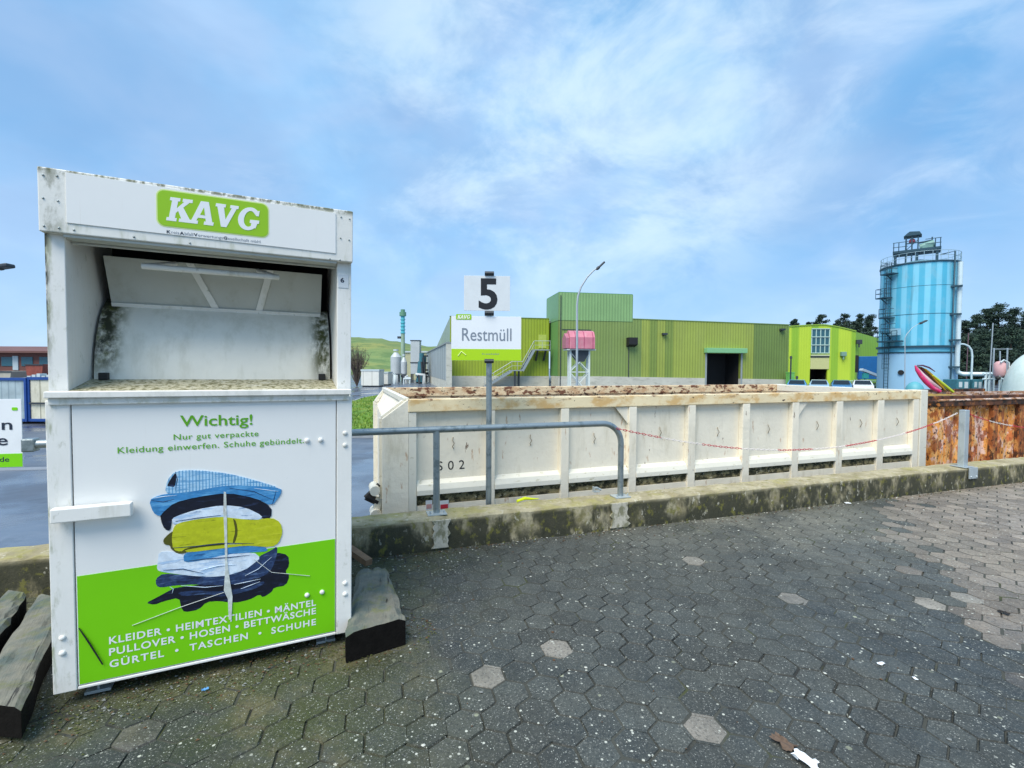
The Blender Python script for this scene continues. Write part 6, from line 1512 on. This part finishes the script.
for i, (px, pt, dep, wpx, lab) in enumerate([(966, 321, 92, 15, 'dark tree directly at the right edge of the silo'), (977, 315, 88, 17, 'dark tree with flat crown, left part of the wood'), (987, 309, 92, 17, 'dark tree beside the tallest one, on its left'),
        (1001, 304.5, 90, 22, 'tallest dark tree of the wood, above the pink vessel'), (1014, 309, 88, 20, 'dark tree right of the tallest one'), (1026, 314, 86, 22, 'brownish dark tree at the right picture edge'),
        (972, 335, 84, 18, 'lower dark tree behind the hooked vent pipe'), (984, 331, 80, 20, 'lower dark tree behind the thin masts'), (997, 330, 82, 20, 'lower dark tree behind the pipe gantry'), (1012, 328, 80, 22, 'lower dark tree behind the round gas tank'),
        (964, 345, 82, 14, 'lowest dark tree between silo and hooked pipe'), (980, 348, 76, 18, 'lowest dark tree behind the teal cabinets')]):
    pine(lab, px, pt, dep, wpx, 20 + i, [bpy.data.materials['pine_needles'], bpy.data.materials['pine_needles_light']], .08, 2.2, group=G2)
# far dark wood mass closing the view behind them
mm = MB(); rr = random.Random(9)
for i in range(150):
    x = at_y(950 + (i * 7 % 150) * 1.2, 368, 108).x; leafy(mm, (x, 108 + rr.uniform(-3, 3), LOW + rr.uniform(1, 10.5)), rr.uniform(1.2, 2.6), 110, .3, rr, .8)
tag(mm.build('far_wood', nd[0]), 'far off dark wood seen as one mass behind the single trees', 'wood', kind='stuff')
# bare bush at the left
q = at_z(357, 386, LOW); bd_ = 62; q = at_y(357, 386, bd_)
bs = thing('bare_bush', 'bare grey-brown bush beside the clothing bank edge, before the grassy hill', 'bush', (q.x, bd_, LOW)); rr = random.Random(12); mm = MB(); cr = MB()
Hb = at_y(357, 344, bd_).z - LOW
for i in range(70):
    a = rr.uniform(0, 6.28); l = rr.uniform(.2, 1.7); e = Vector((math.cos(a) * l, math.sin(a) * l, Hb * rr.uniform(.55, 1.0) * (1 - .1 * l))); mid = e * .5 + Vector((rr.uniform(-.2, .2), 0, .3)); mm.tube([(0, 0, 0), mid, e], [.05, .03, .012], 5)
    for k in range(8):
        s_ = mid.lerp(e, rr.random()); mm.tube([s_, s_ + Vector((rr.uniform(-.5, .5), rr.uniform(-.5, .5), rr.uniform(.1, .6)))], [.018, .008], 4)
    leafy(cr, e * rr.uniform(.6, 1), .45, 26, .06, rr)
mm.build('branches', mat('twig_bark', (.12, .09, .075), .9, vary=.2), bs); cr.build('twigs', mat('twig_grey', (.16, .14, .10), .9, vary=.3), bs)

# ------------------------------------------------------------------ far left: red-brown building and containers
q = at_y(44, 375, 62); xr_ = at_y(75, 375, 62).x; xl_ = at_y(-60, 375, 62).x
rb = thing('brick_building', 'low red-brown building with flat roof and teal window strips at far left', 'building', (xl_, 62, LOW)); Wd = xr_ - xl_; hb = at_y(20, 345.5, 62).z - LOW; hm = at_y(20, 353, 62).z - LOW
brown = mat('red_brown_wall', (.17, .065, .05), .7, vary=.15, vscale=.6)
mm = MB(); mm.box(0, Wd, 0, 14, 0, hm); mm.build('wall', brown, rb)
mm = MB(); mm.prism_x([(-1, hm + .002), (-1, hm + .25), (3, hb), (14, hb), (14, hm + .002)], -.5, Wd + .5); mm.build('roof', mat('brown_roof', (.15, .07, .06), .7, vary=.2, vscale=.5), rb)
for px0, px1 in ((-30, -18), (-12, 0), (2, 13), (22, 33), (40, 52)):
    a = at_y(px0, 366, 62); b = at_y(px1, 357, 62); mm = MB(); mm.box(a.x - xl_, b.x - xl_, -.08, -.01, a.z - LOW, b.z - LOW); mm.build('window', mat('teal_strip_glass', (.03, .12, .16), .2, vary=.1) if 'teal_strip_glass' not in bpy.data.materials else bpy.data.materials['teal_strip_glass'], rb)
a = at_y(13.5, 370, 62); b = at_y(18.5, 356, 62); mm = MB(); mm.box(a.x - xl_, b.x - xl_, -.1, -.01, a.z - LOW, b.z - LOW); mm.build('white_door', palem, rb)
for (px, lab, m_) in ((34, 'rusty red skip by the brown building', mat('red_skip', (.25, .06, .04), .7, vary=.3)), (2, 'beige open skip far left below the brown building', mat('beige_skip', (.42, .40, .33), .7, vary=.1))):
    a = at_y(px - 9, 364 if px > 20 else 371, 45); b = at_y(px + 9, 366, 45); t = thing('open_skip', lab, 'skip', (a.x, 45, LOW)); mm = MB(); w2 = b.x - a.x; h = a.z - LOW
    mm.prism_y([(.3, .1), (w2 - .3, .1), (w2, h), (0, h)], 0, 1.8); mm.build('body', m_, t, .03); mm = MB(); mm.box(-.05, w2 + .05, -.06, -.005, h - .12, h); mm.build('rim', darkmetal, t)
# containers in the yard at left
dY = at_z(24, 424, LOW).y
def yardbox(label, px0, px1, pyt, m_, frame, dy=0.):
    d = dY + dy; a = at_y(px0, pyt, d); b = at_y(px1, pyt, d); w2 = b.x - a.x; h = a.z - LOW
    t = thing('yard_container', label, 'container', (a.x, d, LOW), 0); mm = MB(); mm.box(.06, w2 - .06, .05, 2.3, .18, h - .05); mm.build('panel_box', m_, t)
    mm = MB()
    for x in (0, w2 - .1): mm.box(x, x + .1, 0, .1, .1, h)
    mm.box(.1, w2 - .1, 0, .1, h - .12, h); mm.box(.1, w2 - .1, 0, .1, .1, .22); mm.build('frame', frame, t, .008); return t, w2, h
bluef = mat('deep_blue_frame', (.01, .06, .26), .5, vary=.15)
t, w2, h = yardbox('blue framed container with grey panel at left edge behind the notice board', -30, 25.5, 377.5, mat('grey_panel', (.36, .45, .48), .6, vary=.2, vscale=1.5, stripes=('X', .3, (.26, .34, .38), .7, .95)), bluef)
t, w2, h = yardbox('cream paneled container with blue base between notice board and clothing bank', 26.3, 84, 377, mat('cream_panel', (.62, .60, .48), .6, vary=.15, vscale=2, stripes=('X', .42, (.3, .29, .22), .9, .97), layers=[dict(col=(.3, .28, .18), sc=(3, 3, 1), lo=.5, hi=.7, fac=.6)]), bluef, .05)
mm = MB()
for i in range(12): mm.box(w2 * i / 12 + .03, w2 * (i + 1) / 12 - .03, .0, .3, h + .002, h + .05 + .05 * (i % 3))
mm.build('top_clutter', palem, t)
mm = MB(); mm.box(.1, w2 - .1, -.03, -.002, h * .42, h * .46); mm.build('door_bar', darkmetal, t)

# paint lines on the wet yard seen at left: shallow gutter strips
gut = mat('gutter_concrete', (.22, .24, .27), .6, vary=.1)
for k, (ya, yb) in enumerate((((-20, 470), (60, 468)),)):
    a = at_z(*ya, LOW); b = at_z(*yb, LOW); mm = MB(); d_ = (b - a).normalized() * 4; mm.bar((a - d_)[:2] + (LOW + .0,), (b + d_)[:2] + (LOW + .0,), .35, .012)
    tag(mm.build('gutter', gut), kind='structure')

scene.render.resolution_x = 1024; scene.render.resolution_y = 768
